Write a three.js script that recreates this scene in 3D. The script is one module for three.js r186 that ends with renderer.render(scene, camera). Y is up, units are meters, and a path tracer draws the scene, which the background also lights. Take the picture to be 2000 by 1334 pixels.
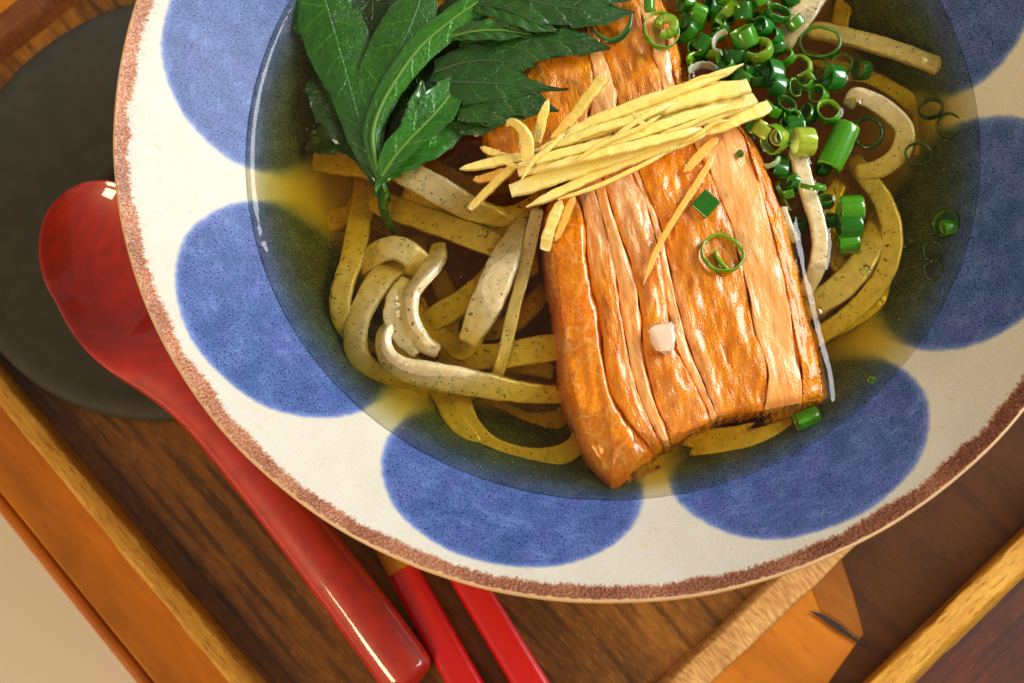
import * as THREE from 'three';
import { createNoise2D, createNoise3D } from 'simplex-noise';
import { mergeGeometries, mergeVertices } from 'three/addons/utils/BufferGeometryUtils.js';
import { RoundedBoxGeometry } from 'three/addons/geometries/RoundedBoxGeometry.js';
import { RectAreaLightUniformsLib } from 'three/addons/lights/RectAreaLightUniformsLib.js';

// ---------- camera, light, exposure ----------
const scene = new THREE.Scene();
const camera = new THREE.PerspectiveCamera(25, 1024 / 683, 0.02, 20);
camera.position.set(-0.0291, 0.36708, 0.12603);
camera.up.set(0.21190, 0.26692, -0.94013);
camera.lookAt(-0.0291, 0.36708 - 0.96198, 0.12603 - 0.27312);
camera.focus = 0.312; camera.userData.fStop = 20;
const renderer = new THREE.WebGLRenderer({ antialias: true });
renderer.toneMapping = THREE.LinearToneMapping; renderer.toneMappingExposure = 1.12;
renderer.shadowMap.enabled = true; renderer.setSize(1024, 683);
RectAreaLightUniformsLib.init();
scene.background = new THREE.Color().setRGB(0.225, 0.20, 0.165);           // the warm room all round
const windowLight = new THREE.RectAreaLight(new THREE.Color().setRGB(0.97, 0.985, 1), 15.5, 0.9, 0.62);
windowLight.name = 'window_light'; windowLight.position.set(1.18, 0.78, -0.2); windowLight.lookAt(0, 0.06, 0.02); scene.add(windowLight);
const roomLamp = new THREE.RectAreaLight(new THREE.Color().setRGB(1, 0.72, 0.38), 52, 0.26, 0.26);
roomLamp.name = 'room_lamp'; roomLamp.position.set(-0.95, 0.85, 0.75); roomLamp.lookAt(-0.05, 0, 0.1); scene.add(roomLamp);

// ---------- helpers ----------
let seed = 7;
const rnd = () => { seed = (seed * 1664525 + 1013904223) >>> 0; return seed / 4294967296; };
const rr = (a, b) => a + (b - a) * rnd();
const n2 = createNoise2D(rnd), n3 = createNoise3D(rnd);
const clamp = (x, a = 0, b = 1) => Math.min(b, Math.max(a, x)), lerp = (a, b, t) => a + (b - a) * t;
const sm = (a, b, x) => { const t = clamp((x - a) / (b - a)); return t * t * (3 - 2 * t); };
const mix3 = (a, b, t) => [lerp(a[0], b[0], t), lerp(a[1], b[1], t), lerp(a[2], b[2], t)];
const V = (p) => new THREE.Vector3(p[0], p[1], p[2]);
const S = (r, g, b) => new THREE.Color().setRGB(r / 255, g / 255, b / 255, THREE.SRGBColorSpace);
const lin = (r, g, b) => { const c = S(r, g, b); return [c.r, c.g, c.b]; };
const fbm = (x, y, o = 4) => { let s = 0, a = 0.5; for (let i = 0; i < o; i++) { s += a * n2(x, y); x = x * 2.03 + 11.3; y = y * 2.03 - 7.1; a *= 0.5; } return s; };

function tex(w, h, fn, srgb = true, repeat = true) {
  const d = new Uint8Array(w * h * 4);
  for (let j = 0; j < h; j++) for (let i = 0; i < w; i++) {
    const c = fn(i / w, j / h), k = (j * w + i) * 4;
    d[k] = clamp(c[0]) * 255; d[k + 1] = clamp(c[1]) * 255; d[k + 2] = clamp(c[2]) * 255; d[k + 3] = 255;
  }
  const t = new THREE.DataTexture(d, w, h);
  t.magFilter = THREE.LinearFilter; t.minFilter = THREE.LinearMipmapLinearFilter; t.generateMipmaps = true;
  if (repeat) t.wrapS = t.wrapT = THREE.MirroredRepeatWrapping;
  if (srgb) t.colorSpace = THREE.SRGBColorSpace;
  t.needsUpdate = true; return t;
}
const gray = (w, h, fn) => tex(w, h, (u, v) => { const g = fn(u, v); return [g, g, g]; }, false);

const used = {};
function numbered(name) { const k = used[name] = (used[name] ?? -1) + 1; return k ? name + '_' + String(k).padStart(3, '0') : name; }
// parts: [name, geometry in millimetres, material, label?, sub-parts?]; a Group at the base of the thing, or one Mesh when there is one part only
function thing(name, label, category, parts, group, kind) {
  const box = new THREE.Box3();
  const grow = (ps) => { for (const p of ps) { p[1].computeBoundingBox(); box.union(p[1].boundingBox); if (p[4]) grow(p[4]); } };
  grow(parts);
  const c = box.getCenter(new THREE.Vector3()); c.y = box.min.y;
  const make = (p, nm) => {
    p[1].translate(-c.x, -c.y, -c.z).scale(0.001, 0.001, 0.001);
    const m = new THREE.Mesh(p[1], p[2]); m.name = nm; m.castShadow = m.receiveShadow = true;
    if (p[3]) m.userData.label = p[3];
    if (p[4]) for (const q of p[4]) m.add(make(q, q[0]));
    return m;
  };
  let o;
  if (parts.length === 1 && !parts[0][4]) o = make(parts[0], numbered(name));
  else { o = new THREE.Group(); o.name = numbered(name); for (const p of parts) o.add(make(p, p[0])); }
  o.position.set(c.x / 1000, c.y / 1000, c.z / 1000);
  if (label) o.userData.label = label;
  if (category) o.userData.category = category;
  if (group) o.userData.group = group;
  if (kind) o.userData.kind = kind;
  scene.add(o); return o;
}
function geo(pos, idx, uv, col) {
  const g = new THREE.BufferGeometry();
  g.setAttribute('position', new THREE.Float32BufferAttribute(pos, 3));
  if (uv) g.setAttribute('uv', new THREE.Float32BufferAttribute(uv, 2));
  if (col) g.setAttribute('color', new THREE.Float32BufferAttribute(col, 3));
  g.setIndex(idx); g.computeVertexNormals(); return g;
}
// sweep a closed section [[across, up], ...] along a smooth path through points (mm)
function sweep(pts, { n = 40, section, twist = () => 0, caps = true, k = 1 / 20, color }) {
  const curve = new THREE.CatmullRomCurve3(pts.map(V), false, 'centripetal'), L = curve.getLength();
  const pos = [], idx = [], uv = [], col = [], Y = new THREE.Vector3(0, 1, 0); let side = null, M = 0;
  const rings = [];
  for (let i = 0; i <= n; i++) {
    const u = i / n, c = curve.getPointAt(u), t = curve.getTangentAt(u), s = new THREE.Vector3().crossVectors(t, Y);
    if (s.length() < 0.15 && side) s.copy(side).addScaledVector(t, -side.dot(t));
    s.normalize(); side = s.clone();
    const up = new THREE.Vector3().crossVectors(s, t), a = twist(u), s2 = s.clone().multiplyScalar(Math.cos(a)).addScaledVector(up, Math.sin(a)), u2 = up.clone().multiplyScalar(Math.cos(a)).addScaledVector(s, -Math.sin(a));
    const sec = section(u, i); M = sec.length; let per = 0; const ring = [];
    sec.forEach((q, j) => {
      const p = c.clone().addScaledVector(s2, q[0]).addScaledVector(u2, q[1]);
      if (j) per += Math.hypot(q[0] - sec[j - 1][0], q[1] - sec[j - 1][1]);
      pos.push(p.x, p.y, p.z); uv.push(u * L * k, per * k); ring.push(p);
      if (color) col.push(...color(u, q, j));
    });
    rings.push(ring);
    if (i) for (let j = 0; j < M; j++) { const a0 = (i - 1) * M + j, a1 = (i - 1) * M + (j + 1) % M; idx.push(a0, a1, a0 + M, a1, a1 + M, a0 + M); }
  }
  if (caps) for (const e of [0, n]) {
    const base = pos.length / 3, r = rings[e], m = r.reduce((x, p) => x.add(p), new THREE.Vector3()).divideScalar(M);
    r.forEach((p, j) => { pos.push(p.x, p.y, p.z); uv.push(e ? L * k : 0, j / M * 0.2); if (color) col.push(...color(e / n, section(e / n, e)[j], j)); });
    pos.push(m.x, m.y, m.z); uv.push(e ? L * k : 0, 0.1); if (color) col.push(...color(e / n, [0, 0], 0));
    for (let j = 0; j < M; j++) { const a = base + j, b = base + (j + 1) % M; e ? idx.push(a, b, base + M) : idx.push(b, a, base + M); }
  }
  return geo(pos, idx, uv, color ? col : null);
}
const roundRect = (w, t, M = 14, e = 3.5) => Array.from({ length: M }, (_, j) => { const f = j / M * 2 * Math.PI, c = Math.cos(f), s = Math.sin(f); return [w / 2 * Math.sign(c) * Math.abs(c) ** (2 / e), t / 2 * Math.sign(s) * Math.abs(s) ** (2 / e)]; });
const along = (vals) => (u) => {                             // smooth curve through evenly spaced values
  const x = clamp(u) * (vals.length - 1), i = Math.min(vals.length - 2, Math.floor(x)), t = x - i, p1 = vals[i], p2 = vals[i + 1], p0 = vals[i - 1] ?? p1, p3 = vals[i + 2] ?? p2, m1 = (p2 - p0) / 2, m2 = (p3 - p1) / 2;
  return (2 * t ** 3 - 3 * t * t + 1) * p1 + (t ** 3 - 2 * t * t + t) * m1 + (3 * t * t - 2 * t ** 3) * p2 + (t ** 3 - t * t) * m2;
};
const std = (o) => new THREE.MeshPhysicalMaterial(o);

// ---------- floor, table, trays ----------
const WATER = 61;
const floorM = std({ color: S(255, 252, 244), roughness: 0.8, map: tex(256, 256, (u, v) => { const g = 0.93 + 0.05 * fbm(u * 3, v * 9, 3); return [g, g * 0.985, g * 0.96]; }) });
{
  const g = new THREE.PlaneGeometry(3000, 3000).rotateX(-Math.PI / 2).translate(0, -70, 0);
  const o = thing('floor', 'pale beige floor below the table edge', null, [['floor', g, floorM]]); o.userData.kind = 'structure'; delete o.userData.category;
}
// directions in the plan: D1 runs along the tray's left rim, D2 across it
const D1 = new THREE.Vector3(-0.5035, 0, -0.8640), D2 = new THREE.Vector3(0.8640, 0, -0.5035), C0 = new THREE.Vector3(-71.7, 0, 153.6);
const at = (a, b, y) => C0.clone().addScaledVector(D1, a).addScaledVector(D2, b).setY(y);
const toPlan = (x, z) => { const dx = x - C0.x, dz = z - C0.z; return [dx * D1.x + dz * D1.z, dx * D2.x + dz * D2.z]; };
function wood(w, h, { lo, hi, dark, grain = 40, fine = 200, ringAmp = 2.2, pores = 0.3, stretch = 8 }) {
  return tex(w, h, (u, v) => {
    const warp = fbm(u * 1.5, v * 2.2, 3) * ringAmp, line = 0.5 + 0.5 * Math.sin(v * grain + warp * 6 + fbm(u * 2, v * 14, 2) * 2);
    const f = 0.5 + 0.5 * fbm(u * fine / stretch, v * fine, 3), b = 0.5 + 0.6 * fbm(u * 2.2 + 5, v * 5, 3);
    let c = mix3(lo, hi, clamp(0.42 * f + 0.38 * b + 0.2 * line));
    const p = n2(u * fine / stretch * 1.6 + 30, v * fine * 1.5);
    if (p > 0.62) c = mix3(c, dark, pores * sm(0.62, 0.9, p));
    return c;
  });
}
const c1 = (r, g, b) => [r / 255, g / 255, b / 255];
const tableTex = tex(1024, 1024, (u, v) => {               // u along the grain, 512 mm; v across
  const warp = fbm(u * 2.2, v * 3, 3), f = 0.5 + 0.5 * fbm(u * 26, v * 190, 3), line = 0.5 + 0.5 * Math.sin(v * 150 + warp * 9 + fbm(u * 6, v * 20, 2) * 3), b = 0.5 + 0.6 * fbm(u * 5 + 3, v * 12, 3);
  let c = mix3(c1(150, 84, 4), c1(216, 134, 18), clamp(0.35 * f + 0.25 * line + 0.42 * b));
  const p = n2(u * 40 + 30, v * 340); if (p > 0.7) c = mix3(c, c1(120, 62, 12), 0.3 * sm(0.7, 0.95, p));
  return c;
});
const tableShadeTex = wood(512, 512, { lo: c1(50, 26, 6), hi: c1(96, 54, 12), dark: c1(20, 12, 8), grain: 60, fine: 160 });  // dark wood for the shade painted on the table
const uvPlan = (g, ax, ay, k) => { const p = g.attributes.position, uv = []; for (let i = 0; i < p.count; i++) { const x = p.getX(i), y = p.getY(i), z = p.getZ(i); const e = [x, y, z]; uv.push((x * ax.x + z * ax.z) * k, (x * ay.x + z * ay.z + y * 0.7) * k); } g.setAttribute('uv', new THREE.Float32BufferAttribute(uv, 2)); return g; };
function slab(corners, y0, y1, bevel = 1.2) {                // corners in the plan [[a, b] tray coordinates], bevelled top edge
  const sh = new THREE.Shape(corners.map(([a, b]) => { const p = at(a, b, 0); return new THREE.Vector2(p.x, -p.z); }));
  const g = new THREE.ExtrudeGeometry(sh, { depth: y1 - y0 - 2 * bevel, bevelEnabled: bevel > 0, bevelSize: bevel, bevelOffset: -bevel, bevelThickness: bevel, bevelSegments: 3, curveSegments: 8 });
  g.rotateX(-Math.PI / 2).translate(0, y0 + bevel, 0); return g;
}
const tableM = std({ map: tableTex, roughness: 0.42, bumpMap: tableTex, bumpScale: 0.00012 });
const tableDark = std({ map: tableShadeTex, roughness: 0.7, specularIntensity: 0.5 });
const tableEdge = std({ map: tableTex, color: S(255, 232, 190), roughness: 0.4 });
{
  const board = uvPlan(slab([[-420, -15], [700, -15], [700, 500], [-420, 500]], -30, 0, 0.6), D1, D2, 1 / 512);
  const edge = uvPlan(slab([[-420, -18.4], [700, -18.4], [700, -15.2], [-420, -15.2]], -30, -0.4, 1.4), D1, D2, 1 / 512);
  // shade painted as a darker, curved veneer laid on the board
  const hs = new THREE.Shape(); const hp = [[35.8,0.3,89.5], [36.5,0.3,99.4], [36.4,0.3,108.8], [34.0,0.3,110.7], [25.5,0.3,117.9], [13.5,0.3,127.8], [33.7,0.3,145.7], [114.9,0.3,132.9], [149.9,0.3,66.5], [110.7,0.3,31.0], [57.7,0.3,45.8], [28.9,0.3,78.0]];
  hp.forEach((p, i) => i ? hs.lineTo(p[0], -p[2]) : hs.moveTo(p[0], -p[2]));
  const shadePatch = new THREE.ShapeGeometry(hs).rotateX(-Math.PI / 2).translate(0, 0.3, 0); uvPlan(shadePatch, D1, D2, 1 / 160);
  const ms = new THREE.Shape(), mp = [[30.3,0.1,89.8], [27.4,0.1,96.2], [28.1,0.1,101.7], [31.7,0.1,104.9], [34.8,0.1,109.4], [40.1,0.1,109.8], [41.7,0.1,99.3], [38.8,0.1,87.6]];  // half-dark border of the painted shade
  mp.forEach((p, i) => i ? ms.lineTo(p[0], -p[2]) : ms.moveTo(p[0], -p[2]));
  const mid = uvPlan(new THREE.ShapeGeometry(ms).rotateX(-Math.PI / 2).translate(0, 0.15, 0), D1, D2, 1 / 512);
  // a split in the board
  const cs = new THREE.Shape(); const cp = [[25.1,0.6,100.9], [28.1,0.6,102.3], [31.5,0.6,105.4], [33.9,0.6,109.0], [37.5,0.6,112.2], [34.0,0.6,110.3], [30.2,0.6,106.6], [27.6,0.6,103.4]];
  cp.forEach((p, i) => i ? cs.lineTo(p[0], -p[2]) : cs.moveTo(p[0], -p[2]));
  const crack = uvPlan(new THREE.ShapeGeometry(cs).rotateX(-Math.PI / 2).translate(0, 0.6, 0), D1, D2, 1 / 60);
  thing('table', 'orange brown wooden table under the tray with a pale rounded edge', 'table', [['tabletop', board, tableM], ['edge_strip', edge, tableEdge, 'brighter orange edge strip'], ['heartwood_edge', mid, std({ map: tableTex, color: S(196, 192, 182), roughness: 0.42 }), 'brown transition to the heartwood'], ['heartwood', shadePatch, tableDark, 'dark heartwood zone of the board'], ['split', crack, std({ color: S(48, 30, 14), roughness: 0.8 }), 'dark leaf shaped split in the wood']]);
}
const trayFloorTex = tex(1024, 1024, (u, v) => {             // u along the grain
  const warp = fbm(u * 1.2, v * 2, 3), f = 0.5 + 0.5 * fbm(u * 24, v * 210, 3), b = 0.5 + 0.75 * fbm(u * 1.6 + 3, v * 9, 4), fl = 0.5 + 0.5 * fbm(u * 40 + 9, v * 60, 2);
  const st = n2(u * 5 + 2, v * 60); let c = mix3(c1(58, 32, 8), c1(188, 122, 40), clamp(0.52 * b + 0.34 * f + 0.16 * fl - 0.04 + warp * 0.12)); c = mix3(c, c1(34, 20, 8), 0.45 * sm(0.15, 0.8, st));
  const p = n2(u * 60 + 30, v * 420); if (p > 0.5) c = mix3(c, c1(205, 140, 84), 0.35 * sm(0.5, 0.9, p));
  return c;
});
const rimTex = tex(1024, 128, (u, v) => {                    // worn long-grain rim with dark pores
  const f = 0.5 + 0.5 * fbm(u * 60, v * 30, 3), b = 0.5 + 0.6 * fbm(u * 8, v * 3, 2); let c = mix3(c1(172, 112, 22), c1(240, 190, 78), clamp(0.5 * f + 0.5 * b));
  const p = n2(u * 26, v * 48); if (p > 0.5) c = mix3(c, c1(110, 66, 18), 0.55 * sm(0.5, 0.9, p)); const st = n2(u * 9, v * 22); return mix3(c, c1(168, 104, 20), 0.35 * sm(0.1, 0.7, st));
});
const endTex = tex(1024, 128, (u, v) => {                    // cross-cut rim: short strokes across
  const f = 0.5 + 0.5 * fbm(u * 190, v * 5, 3), b = 0.5 + 0.6 * fbm(u * 9, v * 2, 2); return mix3(c1(150, 92, 34), c1(244, 204, 132), clamp(0.85 * f + 0.4 * b - 0.14));
});
const trayFloorM = std({ map: trayFloorTex, roughness: 0.38, bumpMap: trayFloorTex, bumpScale: 0.00025 });
const rimM = std({ map: rimTex, roughness: 0.55, bumpMap: rimTex, bumpScale: 0.0003 }), endM = std({ map: endTex, roughness: 0.55, bumpMap: endTex, bumpScale: 0.0002 });
// rim running from (a0,b0) to (a1,b1) in tray coordinates: worn flat top, hollowed inner slope
function rimGeo(p0, p1, w, slope, y0, y1, flip, wob = 0.35) {
  const A = at(...p0, 0), B = at(...p1, 0), n = 90, pos = [], uv = [], idx = [], dir = B.clone().sub(A), L = dir.length(); dir.normalize();
  const sd = new THREE.Vector3(-dir.z, 0, dir.x).multiplyScalar(flip);
  const prof = [[0, y0], [0, y1 - 0.9], [0.35, y1 - 0.25], [1.0, y1], [w * 0.5, y1 + 0.1], [w - 0.6, y1 - 0.1], [w, y1 - 0.6], [w + slope * 0.35, y1 - 2.6], [w + slope * 0.75, y0 + 2.2], [w + slope, y0 + 0.2]];
  for (let i = 0; i <= n; i++) {
    const u = i / n * L; let per = 0;
    prof.forEach((q, j) => {
      const d = wob * (j > 0 && j < 9 ? n2(u * 0.06 + j * 0.25, flip * 3 + j * 0.4) + 0.5 * n2(u * 0.25, j * 0.3 + 7) : 0);
      const p = A.clone().addScaledVector(dir, u).addScaledVector(sd, q[0] + d * 0.8); pos.push(p.x, q[1] + d * 0.45, p.z);
      if (j) per += Math.hypot(q[0] - prof[j - 1][0], q[1] - prof[j - 1][1]); uv.push(u / 200, per / 25);
    });
    if (i) for (let j = 0; j + 1 < prof.length; j++) { const a = (i - 1) * prof.length + j, b = a + prof.length; flip > 0 ? idx.push(a, b, a + 1, b, b + 1, a + 1) : idx.push(a, a + 1, b, b, a + 1, b + 1); }
  }
  return geo(pos, idx, uv);
}
const TL = 246, TW = 380;
{
  const fl = slab([[4, 4], [TL - 4, 4], [TL - 4, TW - 4], [4, TW - 4]], 0.45, 7, 0.4); uvPlan(fl, D1, D2, 1 / 240);
  const slopeM = std({ map: trayFloorTex, roughness: 0.5 });
  thing('wooden_tray', 'brown wooden tray with worn yellow rim under the bowl, spoon and chopsticks', 'tray', [
    ['tray_floor', fl, trayFloorM],
    ['rim', rimGeo([0, 0], [TL, 0], 4.8, 2, 0.45, 13, 1), rimM, 'worn yellow long grain rim'],
    ['rim', rimGeo([0, 0], [0, TW], 6.6, 3, 0.45, 13, -1), endM, 'pale cross cut rim'],
    ['rim', rimGeo([TL, 0], [TL, TW], 6.2, 4, 0.45, 13, 1), std({ map: endTex, color: S(150, 110, 74), roughness: 0.6 }), 'far cross cut rim'],  // shade on the far rim painted in with a darker colour
    ['rim', rimGeo([0, TW], [TL, TW], 6.2, 4, 0.45, 13, -1), rimM]]);
  const o = [-18.5, 150];                                     // the neighbouring tray
  const f2 = slab([[-245, 62], [-28, 62], [-28, 420], [-245, 420]], 0.45, 6, 0.4); uvPlan(f2, D2, D1, 1 / 240);
  thing('wooden_tray', 'second wooden tray cut off by the lower right corner of the picture', 'tray', [
    ['tray_floor', f2, std({ map: trayFloorTex, color: S(176, 128, 76), roughness: 0.6 })],
    ['rim', rimGeo([-23.2, 58], [-23.2, 424], 5.6, 3.5, 0.45, 13, 1, 0.55), rimM]]);
}

// ---------- coaster ----------
{
  const prof = [[0, 7.1], [52, 7.1], [55.4, 7.6], [56.6, 9], [56.2, 10.6], [55, 11.6], [53, 12], [50.5, 11.9], [49.8, 11.75], [48, 11.9], [0, 12]].map(([r, y]) => new THREE.Vector2(r, y));
  const g = new THREE.LatheGeometry(prof, 96).translate(-104.4, 0, -30); uvPlan(g, new THREE.Vector3(1, 0, 0), new THREE.Vector3(0, 0, 1), 1 / 60);
  const t = tex(512, 512, (u, v) => { const a = fbm(u * 6, v * 6, 3) * 0.1, w = 0.06 * (Math.sin(u * 520) * Math.sin(v * 520)) + 0.12 * n2(u * 230, v * 230), k = 0.86 + a + w; return [0.275 * k, 0.265 * k, 0.225 * k]; });
  thing('coaster', 'round dark grey coaster under the red spoon at the left', 'coaster', [['coaster', g, std({ map: t, roughness: 0.75, bumpMap: t, bumpScale: 0.0002 })]]);
}

// ---------- bowl ----------
const PETALS = [162.5, 117.3, 73.1, 29.6, -15, -59, -104, -152].map((a, i) => [a * Math.PI / 180, 79 + [0, 0, 0, 0.5, 0, 0, 0, -0.5][i], 16.4 + [0, -0.4, 0, -0.6, 0, 0, 0, 0.4][i], 26.5]);   // angle, radius of the centre, reach outward, half width
const bowlTex = tex(2048, 2048, (u, v) => {
  const x = (u - 0.5) * 212, z = (v - 0.5) * 212, r = Math.hypot(x, z), th = Math.atan2(z, x);
  if (r > 103) return [0.8, 0.7, 0.55];
  const w1 = n2(x * 0.05, z * 0.05), w2 = n2(x * 0.35 + 9, z * 0.35), fine = n2(x * 3.1, z * 3.1), fine2 = n2(x * 5.5 + 40, z * 5.5);
  let inside = -99;
  for (const [a, rc, out, hw] of PETALS) { const d = Math.atan2(Math.sin(th - a), Math.cos(th - a)); if (Math.abs(d) < 0.8) { const e = r > rc ? 2.25 : 1.9; inside = Math.max(inside, 20 * (1 - (Math.abs((r - rc) / (r > rc ? out : 19.5)) ** e + Math.abs(r * Math.sin(d) / hw) ** e) ** (1 / e)) + 0.3 * w1 + 0.1 * w2); } }
  const cl = 0.5 + 0.5 * fbm(x * 0.07 + 4, z * 0.07, 3);
  let c = mix3([0.83, 0.80, 0.725], [0.87, 0.84, 0.77], cl); const sp = 0.028 * fine + 0.024 * fine2 + 0.02 * n2(x * 1.7 + 7, z * 1.7); c = c.map((q) => q + sp);
  if (n2(x * 0.33 + 70, z * 0.33) > 0.86) c = mix3(c, [0.86, 0.72, 0.42], 0.35);
  const soft = sm(76, 66, r), blue = sm(-0.45 - 2 * soft, 0.55 + 2 * soft, inside + 0.12 * fine);
  if (blue > 0) {
    const m = 0.5 + 0.5 * fbm(x * 0.11, z * 0.11, 4), streak = n2(x * 0.25 + th * 4, z * 0.25);
    let b = mix3([0.23, 0.33, 0.55], [0.41, 0.52, 0.76], clamp(m * 0.9 + 0.12 * streak)); b = mix3(b, [0.38, 0.36, 0.66], 0.35 * sm(0.1, 0.8, n2(x * 0.09 + 50, z * 0.09))); b = mix3(b, [0.22, 0.36, 0.56], 0.5 * sm(0.2, 0.8, n2(x * 0.08 - 30, z * 0.08 + 12)));
    const speck = Math.max(n2(x * 1.7 + 5, z * 1.7), n2(x * 2.6 - 60, z * 2.6) * 0.95); b = mix3(b, [0.08, 0.12, 0.34], 0.9 * sm(0.36, 0.75, speck));
    const lite = n2(x * 2.9 + 90, z * 2.9); b = mix3(b, [0.66, 0.72, 0.92], 0.4 * sm(0.55, 0.95, lite));
    if (n2(x * 1.9 - 20, z * 1.9 + 8) > 0.88) b = mix3(b, [0.85, 0.88, 0.97], 0.6);
    const brush = fbm(r * 0.3, th * 9, 3) * 1.6; b = mix3(b, [0.60, 0.68, 0.88], 0.22 * sm(0.15, 0.8, brush) * (0.5 + 0.5 * m)); b = mix3(b, [0.62, 0.70, 0.92], 0.4 * sm(1.6, 0, inside)); c = mix3(c, b, blue);
  }
  // iron-brown rim where the glaze breaks; its darker side is partly painted shade
  const wr = r + 0.5 * n2(th * 9, 3) + 0.3 * n2(th * 60, 8) + 0.35 * n2(x * 1.6, z * 1.6), rimToneShade = 0.5 + 0.5 * Math.cos(th - 0.75);
  const br = sm(97.4 - 1.2 * rimToneShade, 98.2 - 1.1 * rimToneShade, wr) * 1;
  if (br > 0) {
    const q = 0.5 + 0.5 * n2(x * 1.15, z * 1.15), q2 = n2(x * 2.4 + 9, z * 2.4);
    const ray = n2(th * 110, r * 0.35); let b = mix3(mix3([0.78, 0.46, 0.27], [0.88, 0.68, 0.52], clamp(q + 0.45 * ray)), mix3([0.33, 0.17, 0.11], [0.55, 0.31, 0.22], q), clamp(0.16 + 0.68 * rimToneShade + 0.3 * n2(th * 7, 5)));
    b = mix3(b, [0.66, 0.33, 0.17], 0.5 * sm(98.6 - rimToneShade, 97.6 - rimToneShade, wr)); if (q2 > 0.3) b = mix3(b, [0.85, 0.68, 0.62], 0.6 * sm(0.3, 0.7, q2)); if (q2 < -0.35) b = mix3(b, [0.40, 0.18, 0.10], 0.5);
    c = mix3(c, b, br);
  }
  return mix3(c, [0.86, 0.68, 0.47], sm(99.5, 99.9, r + 0.3 * n2(th * 40, 5)));
}, true, false);
const bowlBump = gray(1024, 1024, (u, v) => { const x = (u - 0.5) * 212, z = (v - 0.5) * 212, r = Math.hypot(x, z); return 0.5 + 0.08 * n2(x * 1.6, z * 1.6) + 0.07 * n2(x * 2.4, z * 2.4) + 0.5 * sm(95.8, 97.2, r) * n2(x * 1.15 + 3, z * 1.15); });
const inner = [[0, 27], [15, 27.3], [30, 30], [42, 35], [52, 41], [60, 47], [68, 53.6], [76.4, 61], [84, 68.1], [92, 75.8], [96, 80], [98.2, 82.6], [99.3, 83.75], [99.75, 84]];
const innerY = (r) => { for (let i = 1; i < inner.length; i++) if (r <= inner[i][0]) return lerp(inner[i - 1][1], inner[i][1], (r - inner[i - 1][0]) / (inner[i][0] - inner[i - 1][0])); return 84; };
function lathe(prof, n, k, sub = 1) {
  const pts = new THREE.SplineCurve(prof.map(([r, y]) => new THREE.Vector2(r, y))).getPoints(prof.length * sub);
  pts.forEach((p) => { p.x = Math.max(0, p.x); });
  const g = new THREE.LatheGeometry(pts, n); const p = g.attributes.position, uv = [];
  for (let i = 0; i < p.count; i++) { const x = p.getX(i), z = p.getZ(i), r = Math.hypot(x, z), a = Math.atan2(z, x), f = r > 90 ? 1 + 0.0022 * Math.sin(a * 3 + 1) + 0.0012 * n2(Math.cos(a) * 4, Math.sin(a) * 4) : 1; p.setX(i, x * f); p.setZ(i, z * f); if (r > 90) p.setY(i, p.getY(i) + 0.35 * n2(Math.cos(a) * 2.2, Math.sin(a) * 2.2) * (r - 90) / 10); uv.push(x / 212 + 0.5, z / 212 + 0.5); }
  g.setAttribute('uv', new THREE.Float32BufferAttribute(uv, 2)); g.computeVertexNormals(); return g;
}
{
  const glaze = std({ map: bowlTex, roughness: 0.42, bumpMap: bowlBump, bumpScale: 0.0002, specularIntensity: 0.7 });
  const gi = lathe(inner, 360, 0, 4);
  const go = lathe([[99.75, 84], [100.1, 83.8], [100.25, 83.3], [100.1, 82], [98.8, 80], [94, 74.8], [82, 63], [66, 49], [54, 40], [45, 31], [41, 22], [40, 14], [39.4, 8], [38, 7.1], [35.5, 7.1], [34.8, 9], [33, 14], [15, 16], [0, 16]], 240, 0, 3);
  const ot = tex(256, 256, (u, v) => { const g = 0.94 + 0.05 * fbm(u * 20, v * 20, 3); return [0.90 * g, 0.76 * g, 0.58 * g]; });
  thing('noodle_bowl', 'large cream stoneware bowl with blue petals and a speckled brown rim', 'bowl', [['painted_inside', gi, glaze], ['outer_wall', go, std({ map: ot, roughness: 0.4 })]]);
}

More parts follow.
